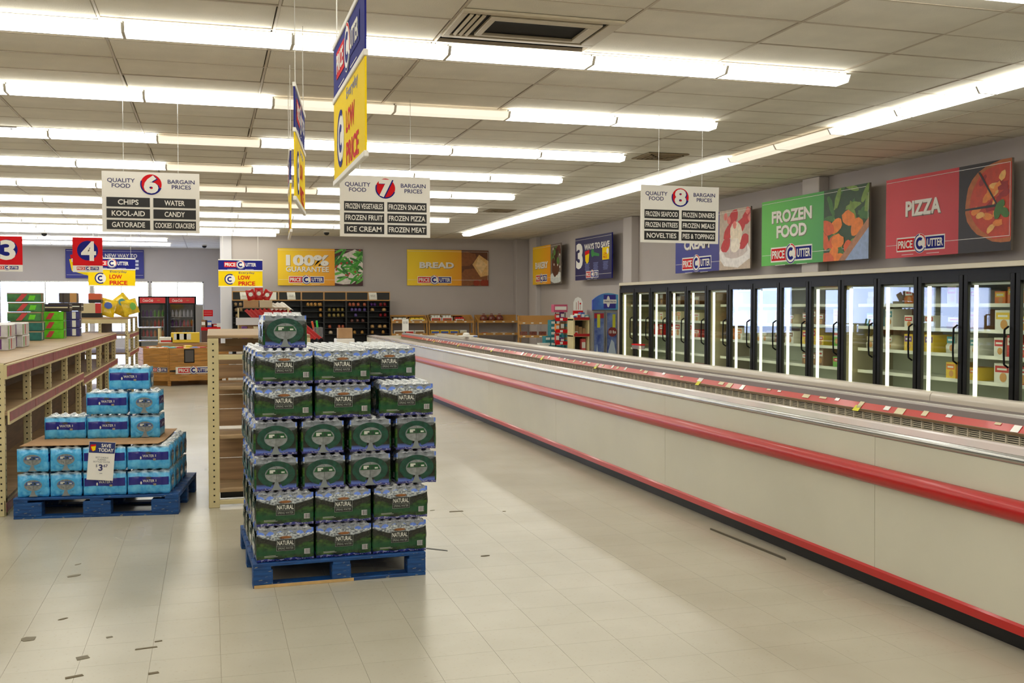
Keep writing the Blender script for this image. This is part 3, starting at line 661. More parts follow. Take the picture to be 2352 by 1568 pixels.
endc = g.mix(g.step(n1, .4, .65), (14, 28, 18), (34, 46, 28)); endc = g.mix(g.step(z, .76, .80), endc, (120, 126, 132)); endc = g.mix(g.step(z, .20, .12), endc, (90, 116, 206))
c = g.mix(lng, endc, c)
wave = g.f('MULTIPLY_ADD', g.f('SINE', g.f('MULTIPLY', g.x, 42)), .018, .09)
c = g.mix(g.step(g.f('SUBTRACT', wave, z), 0, .02), c, g.mix(g.step(n2, .5, .62), (60, 64, 150), (190, 190, 226)))
g.bump(g.noise(38, (1, 1, .45)), .010, .9); wrapg = g.done(c)
def film(name, a, b_):
    g = NG(name, .18, .6); n = g.noise(70, (1, 1, 1)); g.bump(g.noise(60), .006, .8); return g.done(g.mix(g.step(n, .35, .65), a, b_))
filmg = film('clear_film', (150, 156, 162), (240, 242, 242)); capm = M('cap_white', (230, 232, 234), .35)
teal = M('handle_green', (8, 70, 54), .25, noise=.3, nscale=30, coat=.4, bump=.8, bscale=60); clear = M('bottle_clear', (136, 142, 142), .15, noise=.25, nscale=50, coat=.6, bump=1, bscale=80)
lab_g = M('bottle_label_green', (18, 84, 40), .4); dklab = M('label_black', (18, 24, 22), .4); brn = M('emblem_brown', (150, 96, 50), .5); bar = M('barcode_white', (206, 206, 206), .5)
PL, PW, PH = .332, .253, .2033
def handle(parent, L, s, ring, H, win, lab, stem=None, rx=.1, rz=.07, ring_w=.03):
    # oval carry hole on the end face (local X = +-L/2)
    y = -L/2-.0015; m = MB()
    if ring_w: m.ringp(0, H*.47, rx, rx+ring_w, y, ring, -72, 252, 26, rz/rx)
    if ring_w: m.build('handle_band', parent, rot=(0, 0, s*PI/2))
    m = MB(); m.disc(0, H*.47, rx, y-.0015, win, 22, rz)
    m.poly([(-rx*.14, H*.47-rz*.95), (rx*.14, H*.47-rz*.95), (rx*.26, H*.12), (rx*.55, H*.03), (-rx*.5, H*.03), (-rx*.3, H*.12)], y-.001, stem or M('stem_grey', (128, 136, 138), .25, coat=.4)); m.ringp(0, H*.47, rx*.98, rx*1.03, y-.0018, M('stem_grey'), 0, 360, 24, rz/rx); m.build('carry_hole', parent, rot=(0, 0, s*PI/2))
    m = MB()
    m.poly([(-rx*.93, H*.47+rz*.08), (rx*.93, H*.47+rz*.08), (rx*.72, H*.47+rz*.62), (-rx*.72, H*.47+rz*.62)], y-.003, lab)
    m.rect(-rx*.95, rx*.95, H*.47+rz*.04, H*.47+rz*.12, y-.0036, lab); m.rect(-rx*.74, rx*.74, H*.47+rz*.58, H*.47+rz*.66, y-.0036, lab)
    lw = M('bottle_label_white', (206, 208, 198), .4); m.rect(-rx*.62, -rx*.12, H*.47+rz*.14, H*.47+rz*.56, y-.0036, lw); m.rect(-rx*.3, -rx*.12, H*.47+rz*.14, H*.47+rz*.36, y-.004, M('bottle_label_dark', (40, 60, 50), .4)); m.rect(rx*.1, rx*.3, H*.47+rz*.14, H*.47+rz*.5, y-.0036, M('bottle_label_dark')); m.rect(rx*.42, rx*.72, H*.47+rz*.14, H*.47+rz*.34, y-.0036, lw)
    m.rect(-rx*.015, rx*.015, H*.47-rz*.8, H*.47+rz*.9, y-.0042, M('bottle_gap', (70, 76, 74), .3))
    m.build('bottle_label', parent, rot=(0, 0, s*PI/2))
def green_pack():
    t = thing('water_pack', '', 'water pack')
    obj('shrink_wrap', wrap_mesh('green_wrap', PL, PW, PH-.002, 6, 4, wrapg, filmg, .007, .013), t); obj('bottle_caps', caps_mesh(PL, PW, PH, 6, 4, capm, .013), t, kind='stuff')
    for s in (0, PI):
        m = MB(); y = -PW/2-.001; m.rect(-.052, .052, .062, .128, y, M('label_line', (170, 176, 170), .4)); m.rect(-.0505, .0505, .0635, .1265, y-.0008, dklab); m.rect(-.0505, .0505, .088, .0895, y-.0012, M('label_line')); m.build('name_label', t, rot=(0, 0, s))
        m = MB(); m.text('NATURAL', 0, .108, .092, .026, y-.0015, M('label_white', (226, 226, 216), .4), .018); m.text('SPRING WATER', 0, .076, .088, .013, y-.0015, M('label_grey', (170, 174, 164), .4), .0); m.build('lettering', t, rot=(0, 0, s))
        m = MB(); m.disc(0, .139, .036, y-.0008, brn, 16, .0075); m.rect(-.045, .04, .138, .1405, y-.001, dklab); m.rect(-.02, .024, .1345, .1435, y-.0014, brn); m.build('emblem', t, rot=(0, 0, s))
        m = MB(); m.rect(.105, .138, .036, .066, y-.0008, bar)
        for k in range(6): m.rect(.109+.005*k, .111+.005*k+.001*(k % 2), .038, .064, y-.0012, dklab)
        m.build('barcode', t, rot=(0, 0, s))
        m = MB(); m.rect(-.12, -.055, .036, .0385, y-.0008, M('label_grey')); m.rect(-.12, -.045, .030, .0325, y-.0008, M('label_grey')); m.build('small_print', t, rot=(0, 0, s))
    for s in (-1, 1): handle(t, PL, s, teal, PH, clear, lab_g, rx=.063, rz=.045, ring_w=.042)
    return t
gp = green_pack(); gp_used = [False]
STK = R(2.0); SO = Vector((.235, 6.03, 0))   # stack corner and heading
def sloc(u, v, z): c, s = math.cos(STK), math.sin(STK); return (SO.x+u*c-v*s, SO.y+u*s+v*c, z)
def put(src, used_, label, loc, rz, group):
    if not used_[0]:
        used_[0] = True; src['label'] = label; src['group'] = group; src.location = loc; src.rotation_euler = (0, 0, rz); return src
    return copy_tree(src, label, loc, rz, group)
lay = ['bottom', 'second', 'third', 'fourth', 'fifth', 'top']; G1 = 'green spring water packs stacked on the middle pallet'
Z0 = .14; DEP = 1.0
for l in range(6):
    z = Z0+l*PH; end = l in (2, 3); cols = 4 if end else 3; rws = 3 if end else 4
    cw, dp = (PW, PL) if end else (PL, PW)
    for r in range(rws):
        for c_ in range(cols):
            if 0 < r < rws-1 and 0 < c_ < cols-1 and l < 5: continue
            off = 0.0; du = random.uniform(-.004, .004); dv = random.uniform(-.004, .004)
            u = (c_+.5)*(cw+.003)+du+(.015 if end else .0)*(c_-.5); v = (r+.5)*(dp+.002)+dv
            if l == 5 and c_ == 2:
                v += .24; u -= .01
                if r == 3: continue
            if l == 4 and c_ == 2: u += .04
            face = 'showing its carry hole' if end else 'showing the name label'
            if r == 0: lab = 'green water pack in front row, %s of %s from left, %s layer of middle stack' % (ORD[c_], 'four' if end else 'three', lay[l])
            elif c_ == 0: lab = 'green water pack on left side, %s from the front, %s layer of middle stack' % (ORD[r], lay[l])
            elif l == 5: lab = 'green water pack on top, column %s from left, %s from the front' % (ORD[c_], ORD[r])
            elif r == rws-1: lab = 'green water pack in back row, %s from left, %s layer of middle stack' % (ORD[c_], lay[l])
            else: lab = 'green water pack on right side, %s from the front, %s layer of middle stack' % (ORD[r], lay[l])
            put(gp, gp_used, lab, sloc(u, v, z), STK+(PI/2 if end else 0)+random.uniform(-.012, .012), G1)
put(gp, gp_used, 'single green water pack with carry hole forward on top of middle stack', sloc(.18, .20, Z0+6*PH), STK-PI/2, G1)
# blue pallets
g = NG('blue_pallet_paint', .6); n = g.noise(9, (1, 1, 6)); c = g.mix(g.step(n, .3, .7), (12, 52, 104), (22, 84, 150)); c = g.mix(g.f('MULTIPLY', g.step(g.noise(24, (1, 1, 3)), .64, .68), .8), c, (150, 150, 140)); g.bump(n, .003, .5); bluep = g.done(c)
raww = M('raw_wood', (206, 170, 112), .7, noise=.2, nscale=10)
def pallet(label, loc, rz, W, D, H, block, chip=False):
    t = thing('pallet', label, 'pallet', loc, rz); bd = .018
    bh = H-3*bd
    bl = MB().box(-block/2, block/2, -.05, .05, 0, bh, bluep, .004).mesh('block')
    for x in (block/2, W/2, W-block/2):
        for y in (.05, D/2, D-.05): obj('block', bl, t, (x, y, bd))
    for y in (0.002, D/2-.05, D-.102): MB().box(0, W, y, y+.1, 0, bd, bluep if not (chip and y < .1) else bluep, .002).build('bottom_board', t)
    if chip: MB().box(.005, W*.57, -.003, .002, .001, bd, raww).build('raw_edge', t)
    for x in (0, W/2-.05, W-.1): MB().box(x, x+.1, 0, D, bd+bh, 2*bd+bh, bluep, .002).build('stringer', t)
    n = 7; dw = (D-.012*(n-1))/n
    for k in range(n): MB().box(0, W, k*(dw+.012), k*(dw+.012)+dw, 2*bd+bh, H, bluep, .002).build('deck_board', t)
    return t
pallet('worn blue wooden pallet under the green water packs with raw front edge', (.222, 6.01, 0), STK, 1.0, 1.12, .139, .11, True)
t = tag(MB().box(0, .13, 0, .02, 0, .003, M('strap_black', (44, 40, 34), .5)).build('strap_end', None, (1.235, 6.1, .142), (0, .12, -.25)), 'loose dark strap end sticking out right of middle pallet', 'strap')
# blue water packs
g = NG('blue_water_wrap', .25, .35); H = .192; z = g.f('DIVIDE', g.z, H); n1 = g.noise(30); lng = g.f('LESS_THAN', g.f('ABSOLUTE', g.x), .148)
c = g.mix(g.step(n1, .3, .7), (46, 156, 222), (104, 200, 244))
wv = g.f('MULTIPLY', g.f('SINE', g.f('MULTIPLY', g.x, 20)), .015); zz = g.f('ADD', z, wv)
band = g.f('MULTIPLY', g.f('MULTIPLY', g.step(zz, .36, .375), g.step(zz, .70, .685)), lng); c = g.mix(band, c, (32, 34, 130)); c = g.mix(g.step(z, .82, .90), c, (170, 200, 214))
g.bump(g.noise(50, (1, 1, .5)), .005, .5); wrapb = g.done(c)
filmb = film('silver_film', (130, 156, 176), (240, 242, 240)); ringb = M('handle_blue', (66, 170, 226), .3, coat=.4)
BL, BW, BH = .318, .232, .192
def blue_pack():
    t = thing('water_pack', '', 'water pack')
    obj('shrink_wrap', wrap_mesh('blue_wrap', BL, BW, BH-.002, 4, 3, wrapb, filmb, .011, .016), t); obj('bottle_caps', caps_mesh(BL, BW, BH, 4, 3, capm, .013), t, kind='stuff')
    for s in (0, PI):
        m = MB(); y = -BW/2-.001; m.text('WATER', .0, .102, .085, .02, y, M('label_white', (226, 226, 216), .4), .01); m.rect(.052, .056, .094, .112, y, M('label_white')); m.disc(-.055, .088, .006, y, M('label_white'), 10, .012); m.build('lettering', t, rot=(0, 0, s))
        m = MB().disc(0, .124, .022, y, M('emblem_olive', (70, 66, 60), .5), 16, .006); m.build('emblem', t, rot=(0, 0, s)); MB().rect(.035, .055, .066, .082, y, M('emblem_tan', (150, 140, 120), .5)).build('barcode', t, rot=(0, 0, s))
    for s in (-1, 1): handle(t, BL, s, ringb, BH, clear, M('bottle_label_blue', (60, 90, 150), .4), rx=.062, rz=.04, ring_w=.022)
    return t
bp = blue_pack(); bp_used = [False]
BR = R(-6.5); BO = Vector((-1.405, 8.50, 0))
def bloc(u, v, z): c, s = math.cos(BR), math.sin(BR); return (BO.x+u*c-v*s, BO.y+u*s+v*c, z)
pallet('blue painted pallet under the light blue water packs beside left shelf', bloc(-.02, -.02, 0), BR, 1.19, 1.06, .158, .2)
G2 = 'light blue water packs stacked by the left shelf'; bz = .16
for l in range(2):
    z = bz+l*BH; ln = ('lower', 'upper')[l]
    k = 0; u = 0
    for kind in ('e', 'e', 's', 's'):
        wd = BW if kind == 'e' else BL
        put(bp, bp_used, 'light blue water pack on pallet front, %s from left, %s layer' % (ORD[k], ln), bloc(u+wd/2, (BL if kind == 'e' else BW)/2, z), BR+(PI/2 if kind == 'e' else 0)+random.uniform(-.01, .01), G2); u += wd+.003; k += 1
    for j in range(3):
        put(bp, bp_used, 'light blue water pack on pallet right side, %s from front corner, %s layer' % (ORD[j+1], ln), bloc(u-.003-BL/2, BW+.01+BW*(j+.5), z), BR, G2)
    for j in range(2): put(bp, bp_used, 'light blue water pack at %s left of the pallet, %s layer' % (['middle', 'back'][j], ln), bloc(BW/2, BL+.01+(BL+.005)*(j+.5), z), BR+PI/2, G2)
cb = bz+2*BH
t = tag(MB().prism([(.02, .02), (1.02, .02), (1.04, .2), (1.02, 1.0), (.02, 1.0)], 0, .004, 'z', card).build('cardboard_sheet', None, bloc(0, 0, cb), (0, 0, BR)), 'brown cardboard sheet lying on the light blue water packs', 'cardboard')
def top(lab, u, v, l, e): put(bp, bp_used, lab, bloc(u, v, cb+.0045+l*BH), BR+.03+(PI/2 if e else 0), G2)
top('light blue water pack alone at left end on the cardboard sheet', .25, .52, 0, False); top('light blue water pack in middle on the cardboard sheet', .575, .50, 0, False)
top('light blue water pack at right on cardboard sheet, carry hole forward', .86, .53, 0, True)
top('light blue water pack on upper step, name band forward', .57, .50, 1, False); top('light blue water pack on upper step, carry hole forward', .855, .53, 1, True)
top('light blue water pack alone on very top of the left pile', .73, .56, 2, False)
t = thing('price_card', 'white SAVE TODAY $3.67 price card hung on the light blue packs', 'sign', bloc(.60, -.016, .31), rot=(-.05, .075, BR))
MB().box(-.095, .095, -.002, 0, -.03, .26, wht).build('card', t); m = MB(); m.rect(-.093, .093, .175, .258, -.003, M('card_navy', (30, 46, 110), .5)); m.text('SAVE\nTODAY', .03, .216, .11, .062, -.0045, wht, .03)
m.poly([(-.085, .235), (-.045, .24), (-.045, .195), (-.065, .185), (-.082, .2)], -.004, redp); m.poly([(-.08, .22), (-.045, .228), (-.048, .195), (-.065, .187)], -.005, yel)
m.text('BEST CHOICE\nPURIFIED\nBOTTLED WATER', .005, .125, .12, .045, -.003, M('ink_grey', (110, 112, 124), .6), 0.); m.text('3', .0, .065, .03, .05, -.003, ink, .03); m.text('$', -.03, .077, .012, .022, -.003, ink, 0); m.text('67', .035, .08, .03, .022, -.003, ink, .02); m.rect(-.005, .015, .02, .023, -.003, ink); m.build('lettering', t)
# ================================================================== GLASS DOOR FREEZERS ON THE RIGHT WALL
fb_black = M('frame_black', (10, 10, 11), .5, spec=.25); inn = M('freezer_inside', (196, 204, 186), .5); wire = M('shelf_wire', (232, 234, 224), .4)
led = M('door_lamp', (255, 252, 214), .4, emit=LED); gdoor = glass('door_glass', (.95, .98, .95), .03)
PITCH = .806; CX = 8.36
def case(yfar, nd, label, lastwall=True):
    t = thing('glass_door_freezer', label, 'freezer', (CX, yfar, 0), -PI/2); Wd = nd*PITCH
    MB().box(0, Wd, .0, .86, 0, .16, kick).box(0, Wd, .03, .86, .16, .30, M('case_grey', (90, 90, 88), .4)).build('base', t)
    MB().box(0, Wd, .80, .86, .3, 2.03, inn).build('back_panel', t); MB().box(0, Wd, .02, .86, 1.95, 2.03, fb_black).build('header', t)
    MB().box(-.0, Wd, -.03, .87, 2.03, 2.09, M('top_trim', (206, 196, 172), .4), .006).build('top_trim', t)
    MB().box(0, Wd, .08, .8, .30, .33, wire).build('deck', t)
    MB().box(.0, .04, .0, .8, .3, 1.95, M('case_side', (170, 160, 130), .35, .5)).build('side_panel', t)
    MB().box(Wd-.04, Wd, .03, .8, .3, 1.95, inn).build('side_panel', t)
    for z in (.72, 1.02, 1.32, 1.62):
        MB().box(.05, Wd-.05, .24, .8, z-.012, z, wire).box(.05, Wd-.05, .225, .24, z-.03, z+.012, wire).build('shelf', t)
    for k in range(nd):
        x = k*PITCH; d = MB()
        for a in ((x+.01, x+.075, .3, 1.96), (x+PITCH-.075, x+PITCH-.01, .3, 1.96)): d.box(a[0], a[1], -.02, .03, a[2], a[3], fb_black, .004)
        d.box(x+.075, x+PITCH-.075, -.02, .03, 1.88, 1.96, fb_black); d.box(x+.075, x+PITCH-.075, -.02, .03, .3, .36, fb_black)
        o = d.build('door', t)
        MB().box(x+.07, x+PITCH-.07, .0, .006, .35, 1.89, gdoor).build('pane', o)
        hx = x+PITCH-.085
        MB().path([(hx, -.02, 1.38), (hx-.004, -.07, 1.345), (hx-.006, -.075, 1.1), (hx-.004, -.07, .965), (hx, -.02, .93)], .011, fb_black, 8).build('handle', o)
        MB().box(x+.10, x+.14, .05, .075, .42, 1.84, led).build('door_lamp', t)
        MB().box(x+.08, x+PITCH-.08, .04, .05, 1.84, 1.865, wire).build('upper_lip', t)
    return t
cases = [(20.55, 5, 'far glass door freezer case ending beside the ice merchandiser'), (16.52, 5, 'middle glass door freezer case below the green frozen food sign'), (12.49, 5, 'near glass door freezer case below the pizza sign, cut by right edge'), (8.46, 4, 'empty nearest glass door freezer case outside the right picture edge')]
for a in cases: case(*a)
MB_ = MB().box(CX+.0, CX+.86, 20.56, 20.6, 0, 2.05, M('steel_end', (150, 142, 120), .3, .8)); t = tag(MB_.build('steel_partition'), 'brushed steel end panel closing the far end of the freezer run', 'panel')
fc = {'red': (200, 40, 34), 'yellow': (236, 200, 50), 'white': (230, 230, 220), 'green': (110, 180, 60), 'blue': (60, 90, 170), 'orange': (232, 130, 40), 'brown': (140, 100, 62), 'purple': (110, 60, 130), 'cream': (226, 214, 180), 'teal': (70, 150, 160)}
boxc = {}
def frozen(color, alt, w, h, dz, kind):
    k = (color, alt, w, h, kind)
    if k not in boxc:
        m = MB(); a = M('pack_'+color, fc[color], .45); b = M('pack_'+alt, fc[alt], .45)
        if kind == 'bag':
            vs = [(-w/2, 0, 0), (w/2, 0, 0), (w/2, dz, 0), (-w/2, dz, 0), (-w*.55, -.0, h*.4), (w*.55, -.0, h*.4), (w*.5, dz, h*.4), (-w*.5, dz, h*.4), (-w*.4, dz*.3, h), (w*.4, dz*.3, h*.95), (w*.4, dz*.5, h*.95), (-w*.4, dz*.5, h)]
            fs = [(3, 2, 1, 0), (0, 1, 5, 4), (1, 2, 6, 5), (2, 3, 7, 6), (3, 0, 4, 7), (4, 5, 9, 8), (5, 6, 10, 9), (6, 7, 11, 10), (7, 4, 8, 11), (8, 9, 10, 11)]
            m.add(vs, fs, a, True)
        else: m.box(-w/2, w/2, 0, dz, 0, h, a, .003)
        body = m.mesh('carton')
        p = MB(); p.rect(-w*.42, w*.42, h*.55, h*.88, -.0015, b); p.disc(w*.08, h*.3, min(w, h)*.24, -.002, M('pack_food', (206, 150, 80), .5), 12); p.rect(-w*.3, w*.3, h*.66, h*.76, -.002, M('pack_'+('white' if alt != 'white' else 'red'), fc['white'] if alt != 'white' else fc['red'], .45))
        boxc[k] = (body, p.mesh('front_print'))
    return boxc[k]
def put_frozen(x, yl, z, color, alt, w, h, dz, kind, label, group):
    b, p = frozen(color, alt, w, h, dz, kind)
    t = thing('frozen_food_'+('bag' if kind == 'bag' else 'box'), label, 'frozen food', (CX+yl, x, z), -PI/2, group)
    obj('carton' if kind != 'bag' else 'bag', b, t); obj('front_print', p, t)
SH = {0: (.33, 'bottom'), 1: (.72, 'fourth'), 2: (1.02, 'third'), 3: (1.32, 'second'), 4: (1.62, 'top')}
rnd = random.Random(11)
plan = {0: '', 1: '4bb 3cw 2rw', 2: '4bb 3co 2rw', 3: '4bb 3cw 2rw 0r', 4: '4bw 3w 2wb', 5: '4rw 3wo 2ow 0c', 6: '3cw 2ww 0c', 7: '3ww 2bw', 8: '3bw 2yr 1bw', 9: '3rw 2gw 1gr 0c', 10: '4ww 3wt 2ww', 11: '4wo 3wr 2yp', 12: '4rw 3wb 2wt 1yo 0b', 13: '4oy 3yw 2rw 1rw', 14: '4wr 3yr 2ro 1wr'}
cn = dict(b='brown', c='cream', r='red', w='white', o='orange', y='yellow', g='green', t='teal', p='purple')
for d in range(15):
    far = 20.55-d*PITCH
    for tok in plan[d].split():
        s = int(tok[0]); col = cn[tok[1]]; alt = cn[tok[2]] if len(tok) > 2 else 'white'
        if alt == col: alt = 'cream' if col != 'cream' else 'white'
        z, sn = SH[s]; nn = 1 if s == 0 else rnd.choice((2, 3, 3)); hmax = .27 if s else .22
        big = col == 'brown' or s == 0
        wv = .52 if s == 0 else (.27 if nn == 2 else .18)
        for q in range(nn):
            xw = far-.12-(q+.5)*(.60/nn); h = rnd.uniform(.55, .95)*hmax; kind = 'bag' if (col == 'white' and rnd.random() < .5) else 'box'
            c1, a1 = (col, alt) if rnd.random() < .75 else (alt, col)
            pos = ('left', 'right') if nn == 2 else (('left', 'middle', 'right') if nn == 3 else ('wide',))
            put_frozen(xw, .30 if s else .2, z+.001, c1, a1, wv*.93, h, .3, kind, '%s frozen %s, %s on %s shelf, %s freezer door from far end' % (c1, kind, pos[q], sn, ORD[d]), 'frozen foods behind the glass doors')
# small clear basket hung on a door
t = thing('coupon_basket', 'small clear basket with red rim hung on far freezer doors', 'basket', (CX-.13, 19.45, .74), -PI/2)
MB().box(-.15, .28, 0, .1, 0, .08, glass('clear_plastic', (.9, .86, .88), .1, .1, .35, (.8, .7, .75)), .004).build('basket', t); MB().box(-.155, .285, -.004, .104, .075, .1, redp, .003).build('rim', t)

# ================================================================== ICE MERCHANDISER AND PROMOTION SHELVES IN THE BACK RIGHT CORNER
ice = thing('ice_merchandiser', 'two door blue ice merchandiser with curved header by the right wall', 'freezer', (8.26, 21.95, 0))
steel = M('ice_steel', (170, 170, 170), .35, .6); iceblue = NG('ice_print', .35, .2); n = iceblue.noise(5); iceblue = iceblue.done(iceblue.mix(iceblue.step(n, .35, .65), (60, 80, 150), (130, 150, 196)))
W = .62
MB().box(0, W, .03, .36, .05, 1.52, steel).build('cabinet', ice)
pts = [(0, 1.52), (W, 1.52), (W, 1.86)]+[(W-W*i/8, 1.86+.05*math.sin(PI*min(1, i/8*1.0)*.9)-.14*(i/8)**3) for i in range(1, 9)]
MB().prism(list(reversed([(p[0], p[1]) for p in pts])) if False else pts, 0, 0, 'y', steel) if False else None
hm = MB(); vs = [(p[0], 0., p[1]) for p in pts]+[(p[0], .04, p[1]) for p in pts]; n = len(pts)
g = NG('ice_header', .4); zf = g.step(g.z, 1.5, 1.9); hb = g.done(g.mix(g.step(g.f('ADD', g.x, g.f('MULTIPLY', g.noise(6), .5)), .2, .8), (70, 80, 190), (90, 170, 214)))
hm.add(vs, [tuple(range(n)), tuple(reversed(range(n, 2*n)))]+[(i, n+i, n+(i+1) % n, (i+1) % n) for i in range(n)], hb); hm.build('header', ice)
m = MB(); m.rect(.27, .56, 1.55, 1.86, -.002, M('ice_sign_navy', (60, 56, 150), .5)); m.rect(.26, .58, 1.66, 1.75, -.003, wht); m.disc(.38, 1.705, .04, -.004, wht, 12, .13); m.text('Home City Ice', .425, 1.705, .27, .045, -.006, M('ice_navy', (40, 36, 110), .5), .02); m.build('brand_plate', ice)
for k in range(2):
    x = .01+k*.31; d = MB().box(x, x+.29, -.01, .03, .1, 1.49, steel, .004).build('door', ice)
    m = MB().rect(x+.03, x+.26, .14, 1.45, -.012, iceblue)
    if k == 0: m.rect(x+.03, x+.26, 1.33, 1.44, -.013, M('ice_red', (170, 40, 50), .5)); m.poly([(x+.05, .2), (x+.1, .75), (x+.15, .3), (x+.2, .6), (x+.24, .2)], -.013, M('ice_white', (190, 206, 220), .5))
    else: m.poly([(x+.05, .2), (x+.06, .6), (x+.12, .8), (x+.14, .85), (x+.2, .78), (x+.24, .55), (x+.24, .2)], -.013, M('ice_white', (190, 206, 220), .5)); m.disc(x+.16, 1.02, .11, -.013, M('ice_maroon', (130, 50, 50), .5)); m.text('10 lbs', x+.16, 1.02, .17, .07, -.015, wht, .02)
    m.build('print_panel', d)
    MB().rect(x+.1+.06*k, x+.17+.06*k, 1.12, 1.42, -.016, M('note_yellow', (206, 206, 60), .6)).build('yellow_note', d)
    MB().tube((x+.275 if k == 0 else x+.015, -.02, .9), (x+.275 if k == 0 else x+.015, -.02, .7), .008, chrome).build('handle', d)
# cream and red promotion shelf
pr = thing('promotion_shelf', 'cream shelf unit with red price rails left of the ice merchandiser', 'shelf', (7.86, 22.10, 0)); W = .39
for x in (0, W-.04): MB().box(x, x+.04, 0, .4, 0, 1.34, cream, .004).build('side_post', pr)
for z in (.1, .55, .93, 1.30):
    MB().box(.0, W, -.02, .4, z-.02, z+.01, cream).build('shelf', pr); r = MB().box(.01, W-.01, -.03, -.02, z-.01, z+.05, M('rail_red2', (170, 30, 34), .4)).build('price_rail', pr)
MB().box(.04, W-.04, .38, .4, .1, 1.3, M('shelf_back', (60, 50, 40), .7)).build('back_panel', pr)
def small(name, lab, cat, loc, w, d, h, col, alt=None, rz=0., group=None, txt=None):
    t = thing(name, lab, cat, loc, rz, group)
    MB().box(-w/2, w/2, -d/2, d/2, 0, h, col, min(.004, h*.1)).build('carton', t)
    if alt: 
        m = MB().rect(-w*.42, w*.42, h*.3, h*.75, -d/2-.0015, alt)
        if txt: m.text(txt, 0, h*.52, w*.7, h*.3, -d/2-.0025, wht, .02)
        m.build('front_print', t)
    return t
C_ = lambda n: M('pack_'+n, fc[n], .45)
small('carton', 'pink and white carton standing on lower shelf of cream promotion shelf', 'carton', (8.14, 22.25, .561), .1, .12, .3, M('pack_pink', (216, 90, 90), .5), C_('white'))
small('carton', 'white price dispenser on middle shelf of the cream promotion shelf', 'carton', (7.94, 22.19, .941), .1, .08, .09, C_('white'), C_('red'))
for k in range(3): small('carton', 'brown carton on middle shelf of promotion shelf, %s from left' % ORD[k], 'carton', (8.0+.09*k, 22.36, .941),   .08, .2, .22-.03*k, card, None)
for k, (c1, c2) in enumerate((('white', 'blue'), ('white', 'red'), ('blue', 'white'), ('teal', 'white'))): small('carton', '%s carton with %s print on top of the cream promotion shelf, %s from left' % (c1, c2, ORD[k]), 'carton', (7.91+.095*k, 22.23, 1.311), .085, .2, .09+.03*(k % 3), C_(c1), C_(c2))
t = thing('display_card', 'rounded white display card with drawn bottles above the promotion shelf', 'sign', (8.08, 22.40, 1.44)); 
m = MB(); m.box(-.02, .02, 0, .2, -.02, .0, C_('white')); m.box(-.12, .12, -.01, .02, -.04, .06, redp); m.build('tray', t)
pts = [(-.11, .05), (.11, .05), (.11, .25), (.07, .34), (0, .37), (-.07, .34), (-.11, .25)]; vs = [(p[0], 0, p[1]) for p in pts]+[(p[0], .004, p[1]) for p in pts]; n = 7
MB().add(vs, [tuple(range(n)), tuple(reversed(range(n, 2*n)))]+[(i, n+i, n+(i+1) % n, (i+1) % n) for i in range(n)], wht).build('card', t)
m = MB(); m.rect(-.05, -.04, .08, .25, -.002, brn); m.rect(0, .012, .08, .28, -.002, C_('red')); m.disc(.055, .22, .02, -.002, redp); m.rect(.05, .058, .08, .2, -.002, brn); m.build('drawing', t)
# red clip rack
t = thing('clip_rack', 'narrow black wire rack with red price tabs left of cream promotion shelf', 'rack', (8.0, 23.3, 0))
MB().box(-.13, .13, 0, .25, 0, .05, black).tube((-.12, .12, .05), (-.12, .12, 1.45), .01, black).tube((.12, .12, .05), (.12, .12, 1.45), .01, black).build('frame', t)
for k, z in enumerate((.35, .72, 1.0, 1.28)): MB().box(-.15, .14, 0, .2, z, z+.015, black).build('shelf', t); MB().box(-.16, .15, -.012, 0, z-.03, z+.05, redp).rect(-.05, .02, z-.015, z+.035, -.014, wht).build('price_tab', t)
for k in range(8): small('snack_box', '%s snack box on the narrow clip rack, %s shelf, %s side' % (['orange', 'brown', 'red', 'purple'][k % 4], ['lowest', 'second', 'third', 'top'][k//2], ['left', 'right'][k % 2]), 'snack', (7.91+.12*(k % 2), 23.4, (.366, .736, 1.016, 1.296)[k//2]), .09, .1, .12+.05*(k % 3), C_(['orange', 'brown', 'red', 'purple'][k % 4]), C_('white'))
small('carton', 'pink toy carton lying on top of narrow clip rack', 'carton', (7.97, 23.4, 1.46), .34, .2, .18, M('pack_rose', (190, 80, 110), .5), C_('white'))
# teal and white can cartons
for c_ in range(3):
    for r in range(7 if c_ else 4):
        small('teal_carton', 'teal and white carton, %s column from left, %s from the floor base' % (ORD[c_], ORD[r]), 'carton', (8.17+c_*.145, 25.0, .31+r*.135), .135, .26, .132, M('pack_seagreen', (50, 130, 140), .5), C_('white'), group='teal cartons stacked by the right wall')
for r in range(7):
    small('teal_carton', 'teal carton turned sideways at right of stack, %s from the floor base' % ORD[r], 'carton', (8.59, 24.9, .31+r*.135), .12, .26, .132, M('pack_seagreen', (50, 130, 140), .5), M('pack_bronze', (150, 110, 60), .5), group='teal cartons turned sideways')
t = thing('stack_base', 'low black base board under the teal cartons', 'stand', (8.35, 25.0, 0)); MB().box(-.27, .32, -.2, .2, .26, .308, card).build('top', t)
for x in (-.24, .28): MB().box(x-.02, x+.02, -.18, .18, 0, .26, black).build('leg', t)
small('carton', 'white carton with pink letters standing left of the teal cartons', 'carton', (7.98, 24.7, .42), .24, .2, .26, C_('white'), M('pack_rose'), txt='FUN')
t = thing('stool_box', 'plain brown box under the white pink carton', 'box', (7.98, 24.7, 0)); MB().box(-.15, .15, -.13, .13, 0, .418, card, .004).build('body', t)

